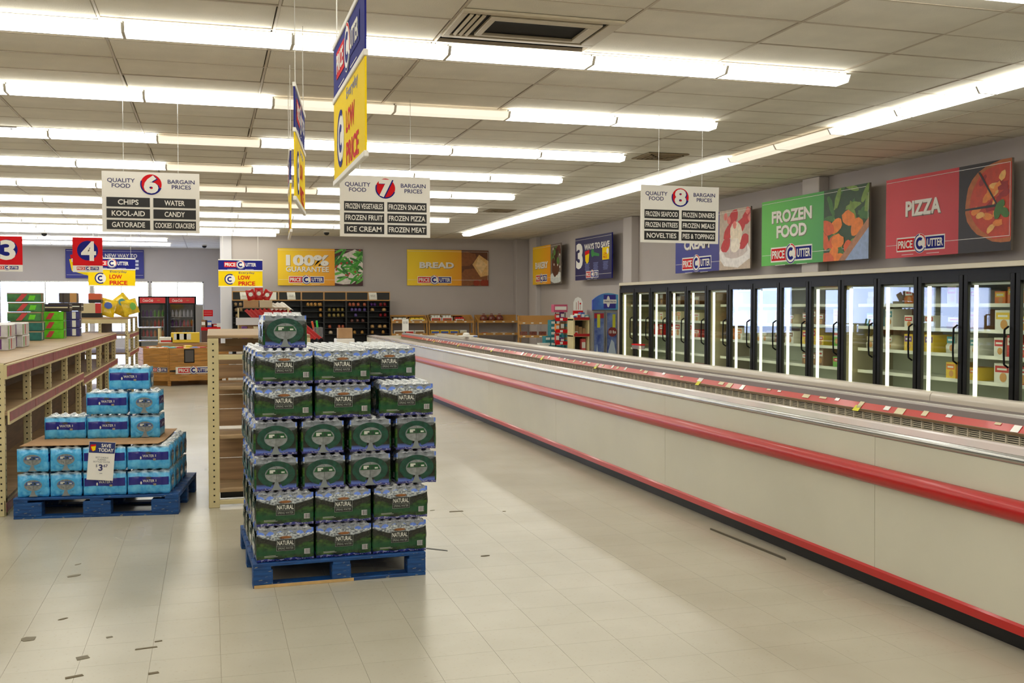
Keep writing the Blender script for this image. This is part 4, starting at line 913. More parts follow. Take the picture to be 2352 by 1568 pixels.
# ================================================================== BACK WALL: BLACK BREAD SHELVES AND WOODEN RACKS
shb = M('bread_black', (16, 15, 15), .5); cb_wood = M('frame_pine', (186, 136, 66), .5); slate = M('chalkboard', (24, 26, 24), .6); paper = M('paper_note', (226, 224, 214), .7); pk = M('ink', (90, 84, 80), .6)
UX = .61; UW = .64
noted = {0: .3, 2: .32, 6: .1}
for k in range(7):
    t = thing('bread_shelf', 'black bread shelf unit with chalkboard header, %s from left on the back wall' % ORD[k], 'shelf', (UX+k*UW, 30.35, 0), group='black bread shelf units')
    MB().box(.0, .02, .02, .5, .05, 1.76, shb).build('side_panel', t); MB().box(UW-.02, UW, .02, .5, .05, 1.76, shb).build('side_panel', t); MB().box(.02, UW-.02, .46, .5, .05, 1.76, shb).build('back_panel', t)
    MB().box(.02, UW-.02, .03, .5, 0, .08, shb).build('plinth', t)
    for z in (.32, .56, .79, .96, 1.13, 1.29, 1.45, 1.60): MB().box(.02, UW-.02, .04, .46, z-.012, z, shb).build('shelf', t)
    h = MB()
    for a in ((0, UW, 1.76, 1.785), (0, UW, 2.0, 2.025), (0, .022, 1.785, 2.0), (UW-.022, UW, 1.785, 2.0)): h.box(a[0]+.004, a[1]-.004, .0, .03, a[2], a[3], cb_wood)
    h.build('header_frame', t); MB().box(.02, UW-.02, .012, .03, 1.78, 2.005, slate).build('chalkboard', t)
    if k in noted:
        x = noted[k]; MB().add([(x-.07, .008, 1.79), (x+.16, .008, 1.79), (x+.15, -.03, 1.9), (x+.14, .0, 2.0), (x-.09, .0, 2.0), (x-.08, -.012, 1.9)], [(0, 1, 2, 5), (5, 2, 3, 4)], paper).text('SORRY FOR\nTHE WAIT', x+.03, 1.9, .14, .06, -.035, pk, 0).build('paper_note', t)
    if k == 1: MB().rect(.05, .58, 1.785, 2.0, -.002, paper).build('paper_note', t)
for n_, (pxs, z, col, nm) in enumerate((([700, 708, 717, 726, 733], 1.60, (190, 140, 70), 'tan'), ([797, 806, 817, 832], 1.60, (190, 100, 70), 'reddish'), ([848, 856], 1.60, (80, 36, 110), 'purple'), ([870, 880], 1.60, (130, 24, 30), 'dark red'),
      ([537, 548, 560], 1.60, (170, 140, 100), 'pale'), ([538, 549], 1.45, (170, 150, 110), 'pale'), ([730], 1.45, (190, 140, 70), 'tan'), ([749, 760, 770, 780], 1.45, (150, 130, 70), 'green banded'), ([802, 811, 820, 832], 1.45, (110, 90, 150), 'purple and white'), ([850, 878], 1.45, (190, 150, 96), 'wide tan'),
      ([540], 1.29, (170, 140, 90), 'pale'), ([730], 1.29, (190, 140, 70), 'tan'), ([749, 760, 770, 781], 1.29, (150, 130, 70), 'green banded'), ([811], 1.29, (110, 90, 150), 'purple and white'), ([870, 881], 1.29, (130, 24, 30), 'dark red'),
      ([802, 815, 828], 1.13, (120, 80, 70), 'brownish'), ([750, 772, 783], .96, (150, 80, 60), 'reddish'), ([850, 868, 880], .96, (190, 150, 96), 'wide tan'), ([752], .79, (200, 180, 150), 'pale round'), ([808, 826, 850, 876], .79, (176, 120, 70), 'tan'))):
    mt = M('loaf_'+nm.replace(' ', '_'), col, .35, noise=.4, nscale=25)
    wd = .125 if 'wide' in nm or 'round' in nm else .095
    me = MB().lathe([(.02, 0), (wd*.48, .005), (wd*.5, .05), (wd*.42, .085), (wd*.2, .10), (.01, .102)], 0, 0, mt, 10).mesh('bread_loaf')
    for j, px in enumerate(pxs):
        X = (px-532)*.0124+.645
        k = int((X-UX)/UW); u = X-UX-k*UW; u = min(max(u, .08), UW-.08); X = UX+k*UW+u
        o = obj('bread_loaf', me, None, (X, 30.52, z+.0005), (0, 0, 0)); o.scale = (1, 1.5, 1)
        tag(o, '%s loaf, %s of its kind, level %s of the %s black bread shelf' % (nm, ORD[j], {1.60: 'one', 1.45: 'two', 1.29: 'three', 1.13: 'four', .96: 'five', .79: 'six'}[z], ORD[k]), 'bread', 'loaves in the black bread shelves')
def woodrack(loc, W, rz, label, zt=1.14, zl=.77):
    t = thing('wooden_rack', label, 'rack', loc, rz); D = .55
    for x in (0, W-.03):
        m = MB(); m.prism([(0, 0), (.05, 0), (.13, zt+.02), (.42, zt+.16), (.42, zt+.2), (.10, zt+.06), (.08, zt)], x, x+.03, 'x', cb_wood); m.build('side_frame', t)
        MB().box(x, x+.03, .45, .5, 0, zt+.2, cb_wood).build('rear_post', t)
    MB().box(.0, W, .42, .45, zt-.02, zt+.2, cb_wood).build('back_board', t)
    for z, y in ((zt, .06), (zl, .03), (.40, .01)):
        s = MB().box(0.03, W-.03, y, .45, z-.03, z-.015, cb_wood).box(0, W, y-.02, y, z-.04, z+.03, cb_wood).build('shelf', t)
        for q in range(4): MB().rect(W*(.12+.22*q), W*(.12+.22*q)+.07, z-.02, z+.01, y-.022, paper).build('price_label', s)
    return t
woodrack((5.13, 30.3, 0), 1.08, 0, 'first wooden bread rack, beside the black bread shelves'); woodrack((6.25, 30.3, 0), 1.38, 0, 'second wooden bread rack with white pastry cartons on top')
woodrack((7.75, 30.3, 0), 1.36, 0, 'third wooden bread rack with three bread bags on top, below bare wall'); woodrack((8.2, 27.6, 0), 1.05, -.25, 'wooden bread rack by the right wall behind teal cartons')
def tray(x, y, z, w, c1, c2, lab, h=.16):
    t = thing('pastry_carton', lab, 'carton', (x, y, z)); a = M('pack_'+c1, fc[c1], .45); m = MB()
    m.box(-w/2, w/2, -.17, -.16, 0, h*.6, a).box(-w/2, w/2, .15, .16, 0, h, card).box(-w/2, -w/2+.01, -.16, .15, 0, h*.8, card).box(w/2-.01, w/2, -.16, .15, 0, h*.8, card).box(-w/2, w/2, -.16, .15, 0, .01, card); m.build('carton', t)
    MB().rect(-w*.42, w*.42, h*.12, h*.5, -.172, M('pack_'+c2, fc[c2], .45)).rect(-w*.3, w*.3, h*.22, h*.4, -.1735, C_('brown')).build('front_print', t)
    for q in range(3): MB().box(-w*.4+q*w*.28, -w*.4+q*w*.28+w*.24, -.14, .12, .02, h*.85, C_(c1), .01).build('pastry_pack', t)
tray(5.40, 30.57, 1.126, .46, 'white', 'orange', 'open white and orange pastry carton at left on the first wooden rack')
tray(5.91, 30.57, 1.126, .48, 'yellow', 'white', 'open yellow pastry carton at right on the first wooden rack')
for k in range(3): small('cake_box', 'white printed cake box on the lower shelf of first wooden rack, %s from left' % ORD[k], 'carton', (5.36+.31*k, 30.5, .756), .29, .2, .13, C_('white'), C_(['brown', 'red', 'brown'][k]))
for k in range(2): tray(6.48+.34*k, 30.57, 1.126, .32, 'white', 'red', 'white and red pastry carton %s on second wooden rack' % ('at left' if k == 0 else 'behind the price sign'), .24)
tray(7.20, 30.57, 1.126, .30, 'red', 'white', 'red and white pastry carton at right on second wooden rack', .18)
for k in range(4): small('cake_box', 'yellow and blue cake box on lower shelf of second wooden rack, %s from left' % ORD[k], 'carton', (6.45+.29*k, 30.5, .756), .27 if k < 3 else .2, .2, .13, C_('yellow' if k < 3 else 'white'), C_('blue' if k < 3 else 'cream'))
for k in range(3):
    g_ = M('bagged_rolls', (130, 66, 50), .3, noise=.5, nscale=22, coat=.5)
    me = MB().lathe([(.06, 0), (.115, .04), (.12, .13), (.08, .19), (.03, .22), (.045, .25)], 0, 0, g_, 12).mesh('bread_bag')
    t = thing('bread_bag', 'red brown bag of rolls on third wooden rack, %s from left' % ORD[k], 'bread', (7.98+.25*k, 30.55, 1.126)); obj('bag', me, t); MB().tube((0, 0, .215), (0, 0, .225), .035, white).build('tie', t)
for k in range(3): small('pastry_pack', 'small flat pastry pack on middle shelf of third wooden rack, %s from left' % ORD[k], 'pastry', (8.0+.3*k, 30.5, .756), .18, .12, .05, C_(['red', 'white', 'white'][k]), C_('brown'))
for k in range(2): small('pastry_pack', 'small pastry pack on lowest shelf of third wooden rack, %s side' % ['left', 'right'][k], 'pastry', (8.35+.3*k, 30.5, .386), .22, .12, .06, C_(['white', 'teal'][k]), C_('brown'))
for k in range(3): small('bread_bag', 'brown bread pack on middle shelf of right wall rack, %s from left' % ORD[k], 'bread', (8.42+.26*k, 27.82-.06*k, .756), .2, .18, .14, M('bagged_rolls'), None, rz=-.25)
for k in range(2): small('bread_bag', 'brown bread pack on lowest shelf of right wall rack, %s side' % ['left', 'right'][k], 'bread', (8.46+.3*k, 27.82-.08*k, .386), .22, .18, .1, M('bagged_rolls'), None, rz=-.25)
# ================================================================== SHELVING GONDOLAS
railp = M('rail_maroon', (146, 58, 70), .4, noise=.25, nscale=8); pan = M('gondola_back', (96, 70, 46), .6, noise=.25, nscale=3, stretch=(1, 1, 8)); panl = M('back_board_wood', (186, 150, 112), .55, noise=.25, nscale=3, stretch=(.5, 1, 9))
def post(t, x0, x1, y0, y1, z1, face='y', name='upright'):
    m = MB().box(x0, x1, y0, y1, 0, z1, cream, .004); z = .05; c = ((x0+x1)/2, (y0+y1)/2)
    while z < z1-.03:
        m.box(c[0]-.006, c[0]+.006, y0-.0012, y0+.001, z-.006, z+.006, hole)
        if face == 'x': m.box(x1-.001, x1+.0012, c[1]-.006, c[1]+.006, z-.006, z+.006, hole)
        z += .05
    m.build(name, t)
# long left gondola
lg = thing('shelving_gondola', 'long empty cream shelving run with maroon price rails at left', 'shelf', (-1.5, 8.62, 0)); Ln = 9.7; S = 1.2125
for k in range(9): post(lg, -.06, -.0, k*S-.03 if k else 0, k*S+.03 if k else .06, 1.16 if k else 1.165, 'x')
for k in range(9): post(lg, -.97, -.91, k*S-.03 if k else 0, k*S+.03 if k else .06, 1.12, 'x')
for k in range(8):
    a, b = k*S, (k+1)*S
    MB().box(-.98, .0, a+.004, b-.004, 1.125, 1.165, wood).build('top_deck', lg)
    MB().box(-.49, -.47, a, b, .12, 1.125, pan).build('back_panel', lg)
    MB().box(-.005, .02, a+.004, b-.004, 1.045, 1.155, cream).box(.02, .023, a+.01, b-.01, 1.065, 1.145, railp).build('top_rail', lg)
    z = .80 if k < 4 else .74
    sh = MB().box(-.47, .02, a+.004, b-.004, z-.03, z-.005, wood).build('shelf', lg)
    MB().box(.02, .035, a+.004, b-.004, z-.10, z+.005, cream).box(.035, .038, a+.01, b-.01, z-.075, z-.005, railp).build('price_rail', sh)
    MB().box(-.47, .0, a+.004, b-.004, .12, .14, wood).build('base_deck', lg); MB().box(-.01, .0, a, b, 0, .12, cream).box(.0, .003, a+.01, b-.01, .03, .1, railp).build('kick_plate', lg)
    for q in range(4):
        MB().tube((-.46, a+.02, .86+.05*q), (-.46, b-.02, .86+.05*q), .004, chrome, 5).build('wire_fence', lg)
# gondola end cap in the middle
eg = thing('end_shelf', 'empty cream end shelf unit with wooden boards left of the green water stack', 'shelf', (-.02, 8.53, 0)); W = .80
post(eg, 0, .085, 0, .05, 1.345); post(eg, W-.085, W, 0, .05, 1.345)
for y in (1.15, 2.30):
    for x in (0, W-.05): post(eg, x, x+.05, y, y+.05, 1.345)
for k in range(4): MB().box(.0, W, .6*k, .6*k+.595, 1.345, 1.37, wood, .004).build('top_board', eg)
for j, (z0, z1) in enumerate(((.13, .33), (.335, .50), (.505, .57), (.60, .74), (.745, .86), (.865, .98), (1.0, 1.11), (1.115, 1.2), (1.22, 1.29))): MB().box(.03, W-.03, .46, .475, z0, z1, panl).build('back_board', eg)
for z in (.15, .575, .965): MB().box(.085, W-.085, .01, .46, z-.03, z, wood, .003).build('shelf', eg)
MB().box(.08, W-.08, -.005, .03, 1.175, 1.215, cream, .003).build('crossbar', eg); MB().box(.14, W-.1, .25, .27, 1.275, 1.335, wood).build('inner_rail', eg); MB().box(.08, W-.08, 0, .04, .025, .06, cream, .003).build('kick_bar', eg)
MB().box(.09, W-.09, .1, .12, .06, .12, black).build('kick_painted_shadow', eg)  # black strip standing in for the shade behind the kick bar
for y0 in (.48, 1.2):
    MB().box(.02, .03, y0, y0+.66 if y0 < 1 else 2.3, .1, 1.34, pan).build('side_panel', eg); MB().box(W-.03, W-.02, y0, y0+.66 if y0 < 1 else 2.3, .1, 1.34, pan).build('side_panel', eg)
# second left gondola further back
fg = thing('shelving_gondola', 'taller cream gondola end behind the long left run, chip bags on top', 'shelf', (-2.25, 18.6, 0))
for x in (0, .46, .88): post(fg, x, x+.05, 0, .05, 1.38)
for y in (1.2, 2.4): 
    for x in (0, .88): post(fg, x, x+.05, y, y+.05, 1.38)
for k in range(4): MB().box(0, .93, .6*k, .6*k+.595, 1.38, 1.41, wood).build('top_board', fg)
for z in (.14, .5, .82, 1.13): MB().box(.05, .9, .0, 2.4, z-.03, z, wood).build('shelf', fg)
MB().box(.0, .93, -.01, .01, 1.31, 1.38, cream).build('front_rail', fg); MB().box(.46, .48, .1, 2.4, .1, 1.3, pan).build('back_panel', fg)
for z in (.5, .82, 1.13): MB().box(.93, .95, .05, 2.4, z-.08, z, cream).box(.95, .953, .08, 2.37, z-.065, z-.01, railp).build('price_rail', fg)
# steel display table tops catching the window light
t = thing('display_table', 'small two level table with pale shiny tops near the drinks coolers', 'table', (-1.42, 26.0, 0))
for z in (.78, 1.10): MB().box(-.28, .3, 0, .9, z-.025, z, chrome, .005).build('table_top', t)
for x in (-.26, .26):
    for y in (.03, .85): MB().box(x-.02, x+.02, y-.02, y+.02, 0, 1.075, cream).build('leg', t)

# ---- goods on the left run
def case_box(name, lab, cat, loc, w, d, h, c, stripes, rz=0., group=None):
    t = thing(name, lab, cat, loc, rz, group); MB().box(-w/2, w/2, -d/2, d/2, 0, h, c, .006).build('carton', t)
    m = MB()
    for (a, b, z0, z1, sh, mt) in stripes: m.poly([(w*(a-.5), h*z0), (w*(b-.5), h*z0), (w*(b-.5+sh), h*z1), (w*(a-.5+sh), h*z1)], -d/2-.0015, mt)
    m.build('front_print', t)
    m = MB()
    for (a, b, z0, z1, sh, mt) in stripes[:2]: m.add([(w/2+.0015, d*(a-.5), h*z0), (w/2+.0015, d*(b-.5), h*z0), (w/2+.0015, d*(b-.5), h*z1), (w/2+.0015, d*(a-.5), h*z1)], [(0, 1, 2, 3)], mt)
    m.build('side_print', t); return t
DZ = 1.166; gd = M('soda_green', (56, 110, 56), .4, noise=.5, nscale=9); gb = M('soda_lime', (96, 190, 20), .4, noise=.35, nscale=9); gt = M('soda_teal', (24, 100, 90), .4, noise=.4, nscale=12); gp_ = M('soda_purple', (64, 60, 120), .4, noise=.4, nscale=10); gr = M('print_red2', (190, 60, 60), .5); tann = M('tray_tan', (150, 130, 100), .7)
for l in range(5):
    dewy = l > 1; case_box('soda_pack', '%s soda can pack with %s, %s from deck of the left run' % ('green' if dewy else 'teal', 'red slanted print' if dewy else 'pale print', ORD[l]), 'soda pack', (-2.24+.01*(l % 2), 14.4, DZ+l*.121), .39, .27, .119, gd if dewy else gt, [(.25, .42, .1, .9, .2, gr if dewy else C_('white')), (.0, 1., .86, 1., 0, tann), (.62, .8, .2, .7, .05, gb if dewy else gt)], group='stacked soda packs, green column')
for l in range(3):
    case_box('soda_pack', 'bright lime green soda pack, %s from deck, right of the teal column' % ORD[l], 'soda pack', (-2.04, 15.2, DZ+l*.121), .32, .27, .119, gb, [(.3, .5, .15, .85, .15, gr), (.0, .2, .1, .9, 0, gd)], group='lime green soda packs')
    case_box('soda_pack', 'purple blue soda pack, %s from deck, behind the lime green packs' % ORD[l], 'soda pack', (-1.93, 16.3, DZ+l*.121), .25, .27, .119, gp_, [(.2, .5, .15, .85, 0, M('soda_navy', (40, 40, 90), .4)), (.6, .8, .1, .9, 0, C_('white'))], group='purple soda packs')
for l in range(3): case_box('soda_pack', 'dark green soda pack between lime and purple packs, %s from deck' % ORD[l], 'soda pack', (-2.28, 16.3, DZ+l*.121), .34, .27, .119, gt, [(.1, .9, .2, .5, 0, gd)])
case_box('tray_pack', 'dark brown drink tray lying across the lime green packs', 'tray', (-2.02, 15.25, DZ+.364), .42, .3, .1, M('tray_dark', (46, 32, 28), .5), [(.05, .95, .45, .6, 0, C_('cream')), (.05, .95, .75, .82, 0, M('soda_navy'))])
case_box('tray_pack', 'dark brown drink tray on the purple blue packs', 'tray', (-2.0, 16.3, DZ+.364), .44, .3, .12, M('tray_dark'), [(.05, .95, .5, .62, 0, C_('white'))])
case_box('carton', 'dark carton with orange end standing on the dark drink trays', 'carton', (-1.96, 16.3, DZ+.485), .24, .26, .14, M('carton_dark', (70, 60, 52), .5), [(.62, 1., 0, 1, 0, M('carton_tan', (190, 140, 80), .5)), (.2, .3, 0, 1, 0, M('tray_dark'))])
CAN = MB().lathe([(.028, 0), (.033, .006), (.033, .108), (.027, .118), (.027, .12)], 0, 0, C_('white'), 10)
for l in range(2):
    for k in range(4):
        case_box('can_pack', 'white wrapped can pack at the left picture edge, %s layer, %s from the camera' % (['lower', 'upper'][l], ORD[k]), 'can pack', (-2.02-.06*(k % 2), 11.3+.42*k-l*.03, DZ+l*.128), .26, .40, .126, M('pack_silver', (206, 204, 204), .35, noise=.12, nscale=20), [(.1, .2, .1, .9, 0, C_('green')), (.4, .5, .1, .9, 0, C_('red')), (.7, .78, .1, .9, 0, C_('purple'))], group='white wrapped can packs')
        
# goods on the taller gondola
FZ = 1.412
case_box('carton', 'cream carton with black lower band on the taller gondola', 'carton', (-1.93, 18.85, FZ), .36, .3, .24, M('carton_cream', (206, 190, 150), .5), [(0, 1, 0, .3, 0, M('print_black')), (.75, 1, .3, 1, 0, C_('red'))])
case_box('carton', 'orange carton with black base on top of the cream carton', 'carton', (-1.85, 18.85, FZ+.242), .2, .28, .16, M('carton_orange', (206, 90, 50), .5), [(0, 1, 0, .35, 0, M('print_black'))])
def chip(lab, loc, s, c, rx=0., rz=0., tilt=0., alt='orange', cat='chip bag'):
    vs = []; fs = []; nx_, nz_ = 8, 10; w, h, d = s
    for side in (-1, 1):
        for j in range(nz_+1):
            for i in range(nx_+1):
                u, v = i/nx_*2-1, j/nz_*2-1; b = (1-abs(u)**3)*(1-abs(v)**4); vs.append((u*w/2*(1-.06*b), side*(d/2*b+.002), (v+1)*h/2))
    n = (nx_+1)*(nz_+1)
    for s_ in (0, 1):
        for j in range(nz_):
            for i in range(nx_):
                a = s_*n+j*(nx_+1)+i; q = (a, a+1, a+nx_+2, a+nx_+1); fs.append(q if s_ == 0 else q[::-1])
    t = thing('chip_bag', lab, cat, loc, rot=(rx, tilt, rz)); MB().add(vs, fs, M('bag_'+c, {'yellow': (236, 200, 30), 'red': (190, 24, 28), 'white': (220, 216, 210)}[c], .25, noise=.35, nscale=9, coat=.5, bump=.8, bscale=30), True).build('bag', t)
    m = MB().disc(0, h*.52, w*.25, -d/2-.004, C_(alt), 16); m.build('emblem', t); return t
for k, (x, y, z, tl, rx, al) in enumerate(((-1.70, 18.9, FZ+.02, .25, -.5, 'blue'), (-1.60, 19.2, FZ+.10, .9, -.4, 'teal'), (-1.42, 18.8, FZ+.02, 1.3, -.7, 'green'), (-1.5, 19.4, FZ+.02, .4, -.5, 'red'))):
    chip('yellow chip bag with %s patch %s on the taller gondola' % (al, ['standing against cream carton', 'leaning on top of the others', 'lying at right end', 'at the back'][k]), (x, y, z+[0, .04, .12, .0][k]), (.26, .34, .12), 'yellow', rx, .1, tl, al)

# ================================================================== WOODEN BIN, DRINK COOLERS
bn = thing('produce_bin', 'octagonal wooden bin with price cutter label before the drinks coolers', 'bin', (-.54, 22.77, 0), .20)
a_ = .85; b_ = .42; pts = [(-a_, -b_), (-b_, -a_), (b_, -a_), (a_, -b_), (a_, b_), (b_, a_), (-b_, a_), (-a_, b_)]
MB().prism([(p[0]*.96, p[1]*.96) for p in pts], .12, .16, 'z', woodd).build('bin_floor', bn)
for i in range(8):
    p, q = Vector((*pts[i], 0)), Vector((*pts[(i+1) % 8], 0)); L = (q-p).length; d = (q-p)/L; nn = Vector((d.y, -d.x, 0))
    ang = math.atan2(d.y, d.x)
    for r in range(5):
        z0 = .10+r*.132; MB().box(.003, L-.003, .0, .018, z0, z0+.129, woodd, .003).build('plank', bn, loc=(p.x, p.y, 0), rot=(0, 0, ang))
    MB().box(-.03, .03, .02, .06, 0, .76, woodd, .003).build('corner_post', bn, loc=(p.x, p.y, 0), rot=(0, 0, ang))
def onface(i, name, f):
    p, q = Vector(pts[i]), Vector(pts[(i+1) % 8]); d = (q-p).normalized(); m = MB(); f(m, (q-p).length); return m.build(name, bn, loc=(p.x, p.y, 0), rot=(0, 0, math.atan2(d.y, d.x)))
def lab1(m, L): m.rect(.12, L+.0, .24, .38, -.003, wht); logo(m, L*.56, .31, L*.72, -.005, False); m.poly([(.0, .29), (.12, .275), (.12, .325), (.0, .315)], -.006, black)
def lab0(m, L): m.rect(L*.25, L*.95, .27, .38, -.003, M('label_pale', (150, 140, 130), .6)); logo(m, L*.6, .325, L*.62, -.005, False)
onface(1, 'paper_label', lab1); onface(0, 'paper_label', lab0)
onface(1, 'chalk_panel', lambda m, L: (m.box(L*.34, L*.58, -.012, -.001, .46, .735, fb_black, .003), m.rect(L*.36, L*.56, .48, .715, -.0135, M('slate_grey', (84, 78, 76), .4))))
onface(0, 'skid', lambda m, L: m.box(.1, L-.1, .1, .2, 0, .1, woodd)); onface(2, 'skid', lambda m, L: m.box(.1, L-.1, .1, .2, 0, .1, woodd))
rnd = random.Random(5); fills = ['red', 'white', 'cream', 'green', 'orange', 'yellow', 'blue', 'teal']
for k in range(26):
    r = k//9; c_ = k % 9; x = -.62+c_*.15; y = -.52+r*.35; 
    if abs(x)+abs(y) > 1.05: continue
    cc = fills[rnd.randrange(8)]
    wxy = Vector((x*math.cos(.20)-y*math.sin(.20)-.54, x*math.sin(.20)+y*math.cos(.20)+22.77, 0))
    small('snack_pack', '%s snack pack in the wooden bin, %s row, %s from left' % (cc, ['front', 'middle', 'back'][r], ORD[c_]), 'snack', (wxy.x, wxy.y, .161), .13, .28, rnd.uniform(.56, .62), C_(cc), C_(fills[rnd.randrange(8)]), rz=.20, group='snack packs filling the wooden bin')
case_box('soup_tray', 'yellow green carton of jars rising from the back of the wooden bin', 'carton', (-.52, 24.1, .80), .6, .3, .22, C_('yellow'), [(.1, .7, .3, .9, 0, C_('white')), (.2, .3, .3, .9, 0, C_('green')), (.45, .55, .3, .9, 0, C_('red'))])
t = thing('bin_stand', 'plain brown stand behind the wooden bin carrying the yellow carton', 'stand', (-.5, 24.15, 0)); MB().box(-.6, .5, -.2, .2, 0, .79, card, .005).build('body', t)
case_box('carton', 'white and red carton at left behind the wooden bin', 'carton', (-.92, 24.1, .791), .28, .3, .13, C_('white'), [(.1, .9, .2, .5, 0, C_('red'))])
def cooler(x, label):
    t = thing('drinks_cooler', label, 'cooler', (x, 35.4, 0)); W = .88
    MB().box(0, .05, 0, .7, 0, 1.92, fb_black).build('side_panel', t); MB().box(W-.05, W, 0, .7, 0, 1.92, fb_black).build('side_panel', t); MB().box(0, W, .66, .7, 0, 1.92, inn).build('back_panel', t)
    MB().box(0, W, 0, .7, 1.88, 1.92, fb_black).build('top', t); MB().box(0, W, .02, .7, 0, .14, fb_black).build('base', t)
    m = MB().rect(.05, W-.05, 1.70, 1.88, -.012, M('cola_red', (206, 30, 36), .4)); m.text('Coca-Cola', .3, 1.79, .32, .09, -.014, wht, .01, .2); m.disc(.62, 1.79, .05, -.014, M('cola_gold', (190, 110, 60), .5), 12, .02)
    MB().box(.04, W-.04, -.01, .02, 1.69, 1.885, fb_black).build('header', t); m.build('header_print', t)
    d = MB()
    for a in ((.05, .08, .14, 1.7), (W-.08, W-.05, .14, 1.7), (.08, W-.08, .14, .2), (.08, W-.08, 1.66, 1.7)): d.box(a[0], a[1], -.02, .01, a[2], a[3], fb_black)
    d = d.build('door', t); MB().box(.08, W-.08, -.006, -.002, .2, 1.66, glass('cooler_glass', (.8, .8, .84), .08)).build('pane', d); MB().tube((W-.1, -.05, .8), (W-.1, -.05, 1.2), .012, chrome).build('handle', d)
    for z in (.3, .62, .94, 1.26): MB().box(.05, W-.05, .04, .66, z-.015, z, wire).build('shelf', t)
    return t
cooler(-2.2, 'left black drinks cooler with red cola header in front of the windows'); cooler(-1.3, 'right black drinks cooler with red cola header in front of the windows')
cols = ['red', 'brown', 'purple', 'orange', 'green', 'white', 'teal']
btl = {}
for c_ in cols: btl[c_] = MB().lathe([(.03, 0), (.042, .01), (.042, .12), (.035, .16), (.014, .2), (.014, .225)], 0, 0, C_(c_), 8).mesh('bottle')
for ci, x0 in enumerate((-2.2, -1.3)):
    for si, z in enumerate((.62, .94, 1.26)):
        cc = [['red', 'brown', 'purple'], ['brown', 'purple', 'white']][ci][si]
        for q in range(6):
            c2 = cc if q < 3 else ([['orange', 'red', 'green'], ['teal', 'red', 'white']][ci][si])
            o = obj('drink_bottle', btl[c2], None, (x0+.14+.12*q, 35.56, z+.0005)); tag(o, '%s drink bottle, %s from left on the %s shelf of the %s drinks cooler' % (c2, ORD[q], ['lower', 'middle', 'upper'][si], ['left', 'right'][ci]), 'bottle', 'bottles in the drinks coolers')
t = thing('grey_cabinet', 'narrow grey cabinet at the right side of drinks coolers', 'cabinet', (-.43, 34.6, 0)); MB().box(0, .22, 0, .5, 0, 1.66, M('cabinet_grey', (150, 146, 142), .5), .005).build('body', t); MB().box(.01, .21, -.005, 0, .1, 1.6, M('cabinet_door', (140, 136, 134), .5)).build('door', t)
t = thing('shelf_flag', 'red flag sign sticking out beside the grey cabinet', 'sign', (-.2, 34.6, 1.28)); MB().box(0, .3, -.004, .004, .0, .2, redp).rect(.03, .27, .12, .15, -.006, M('pack_pink')).rect(.03, .27, .05, .08, -.006, M('pack_pink')).build('flag', t); MB().box(-.01, .01, -.01, .01, -.1, .22, cream).build('arm', t)
t = thing('low_stand', 'low stand with mixed goods right of the grey cabinet', 'stand', (-.05, 33.6, 0)); MB().box(-.2, .9, 0, .6, 0, .95, M('stand_dark', (90, 60, 50), .6), .005).build('body', t); MB().box(-.21, .91, -.012, 0, .85, .95, redp).build('price_rail', t)
for k, (c_, h) in enumerate((('brown', .22), ('blue', .2), ('red', .1), ('white', .12), ('purple', .18), ('teal', .15), ('blue', .22))): small('goods_box', '%s box on the low stand by the column, %s from left' % (c_, ORD[k]), 'box', (-.16+.15*k, 33.75, .951), .13, .2, h, C_(c_), C_('white'), rz=.3*(k % 3-1))

# ================================================================== RED AWNING DISPLAY BEHIND THE END SHELF
aw = thing('awning_display', 'white display stand under a red corrugated awning behind the green water stack', 'display', (.62, 20.6, 0))
MB().box(-.12, .9, 0, .7, 0, .95, M('display_white', (206, 200, 190), .5), .005).build('body', aw)
for x in (-.1, .85): MB().box(x, x+.03, .3, .33, .95, 1.56, cream).build('post', aw)
MB().box(-.08, .87, .28, .3, .95, 1.36, card).build('back_board', aw)
rib = M('awning_red', (176, 22, 22), .4, noise=.12, nscale=3)
def corr(P1, P2, P3, P4, n, m, amp, parent, name, th=.004):
    P1, P2, P3, P4 = map(Vector, (P1, P2, P3, P4)); nrm = (P2-P1).cross(P4-P1).normalized(); vs = []; K = n*6
    for s in (0, 1):
        for i in range(K+1):
            f = i/K; o = nrm*(amp*math.cos(2*PI*n*f)+s*th); vs.append(P1.lerp(P2, f)+o); vs.append(P4.lerp(P3, f)+o)
    N = 2*(K+1); fs = []
    for i in range(K): fs.append((2*i, 2*i+1, 2*i+3, 2*i+2)); fs.append((N+2*i, N+2*i+2, N+2*i+3, N+2*i+1)); fs.append((2*i, 2*i+2, N+2*i+2, N+2*i)); fs.append((2*i+1, N+2*i+1, N+2*i+3, 2*i+3))
    MB().add(vs, fs, m).build(name, parent)
corr((.03, .2, 1.53), (.87, .45, 1.56), (1.50, -.2, .98), (.62, -.3, .92), 10, rib, .022, aw, 'awning_sheet')
corr((.36, .42, 1.64), (.80, .5, 1.68), (.97, .35, 1.53), (.55, .3, 1.53), 5, white, .014, aw, 'white_sheet')
MB().box(-.14, .35, -.06, -.05, 1.24, 1.38, M('strip_white', (206, 202, 206), .4)).build('price_strip', aw)
for k, c_ in enumerate(('purple', 'brown', 'cream', 'red')): small('snack_box', '%s snack box on the display under the red awning, %s from left' % (c_, ORD[k]), 'snack', (.62+.02+.11*k, 20.72, .951), .1, .2, .26, C_(c_), C_('white'))
MB().box(-.1, .85, .3, .62, 1.56, 1.575, wood).build('top_board', aw)
small('cardboard_box', 'brown cardboard box at left on the awning display', 'box', (.78, 21.05, 1.576), .28, .25, .13, card); small('cardboard_box', 'pale cardboard box in the middle on the awning display', 'box', (1.06, 21.05, 1.576), .24, .25, .14, M('card_pale', (196, 180, 150), .7))
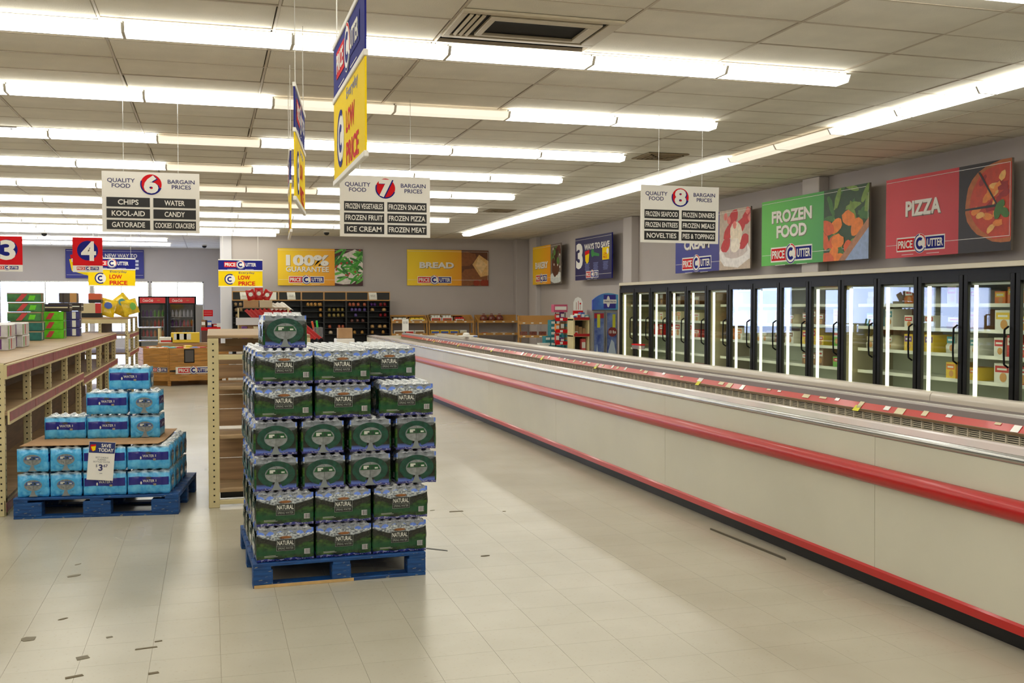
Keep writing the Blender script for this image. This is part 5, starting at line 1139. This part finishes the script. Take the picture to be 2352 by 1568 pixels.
for k, (x, tl) in enumerate(((.80, -.25), (.93, 0.), (1.04, .45))): chip('red chip bag %s on boxes of the awning display' % ['leaning left', 'standing upright', 'leaning right'][k], (x+.0, 21.0, 1.72), (.16, .24-.03*(k != 1), .08), 'red', -.1, 0, tl, 'white')
t = thing('wire_basket', 'small basket with orange and green toys right of red awning', 'basket', (2.0, 20.9, .98)); MB().box(-.02, .16, 0, .2, 0, .2, glass('basket_plastic', (.6, .6, .62), .1, .2, .4, (.3, .3, .32)), .004).build('basket', t)
MB().tube((.02, .1, .02), (-.05, .05, .32), .02, M('toy_orange', (240, 100, 50), .4)).build('orange_toy', t); MB().tube((.08, .1, .02), (.04, .05, .33), .02, M('toy_green', (60, 210, 80), .4)).build('green_toy', t); MB().tube((.07, .1, -.98), (.07, .1, 0), .012, black).build('stand', t)

# ================================================================== THINGS ON THE FLOOR
sc_ = M('scrap_grey', (124, 116, 98), .8); sd = M('scrap_dark', (104, 92, 70), .8)
deb = [(-.79, 6.6, .10, .05, .6), (-.85, 5.4, .07, .075, 0), (-.57, 5.04, .055, .05, .3), (-.30, 5.1, .10, .018, .12), (1.83, 7.86, .11, .03, -.05), (1.68, 6.4, .07, .03, .1), (-.735, 5.7, .06, .022, .7), (-.577, 4.79, .075, .025, .3), (-.25, 4.74, .045, .025, .2), (-.48, 5.32, .03, .022, .3), (-.25, 5.19, .035, .016, .2), (2.19, 7.76, .035, .02, 0), (-.80, 6.89, .05, .02, .8), (1.66, 7.95, .04, .008, .3)]
where = ['torn grey scrap left of middle pallet', 'round grey spot of dirt near left edge of floor', 'small square grey chip front left', 'long thin dark splinter on the floor front left', 'long dark scrap right of the middle pallet', 'small dark scrap beside the strap end', 'thin dark sliver behind the round dirt spot', 'narrow scrap at bottom left of the floor', 'tiny scrap at the bottom left, right of the narrow one', 'tiny grey crumb behind the long splinter', 'tiny crumb just right behind the long splinter', 'tiny scrap out in the aisle by the island freezer', 'thin sliver just behind the torn grey scrap', 'hair thin scrap behind the long dark scrap']
for (x, y, w, h, rz), lb in zip(deb, where):
    n = 9; rnd = random.Random(lb); vs = [(w/2*math.cos(2*PI*i/n)*rnd.uniform(.75, 1.1), h/2*math.sin(2*PI*i/n)*rnd.uniform(.75, 1.1)) for i in range(n)]
    if 'long' in lb or 'square' in lb or 'narrow' in lb: vs = [(-w/2, -h/2), (w/2, -h*.4), (w/2*.96, h/2), (-w*.46, h*.42)]
    tag(MB().prism(vs, .0002, .0022, 'z', sc_ if 'grey' in lb else sd).build('floor_scrap', None, (x, y, 0), (0, 0, rz)), lb, 'scrap')
# skid mark board beside the island
tag(MB().prism([(0, 0), (.03, -.012), (.95, -.0), (.95, .01)], 0, .012, 'z', M('loose_trim', (90, 82, 66), .6)).build('loose_trim', None, (3.47, 5.76, .0), (0, 0, R(92))), 'loose piece of kick trim lying along the island freezer base', 'trim')
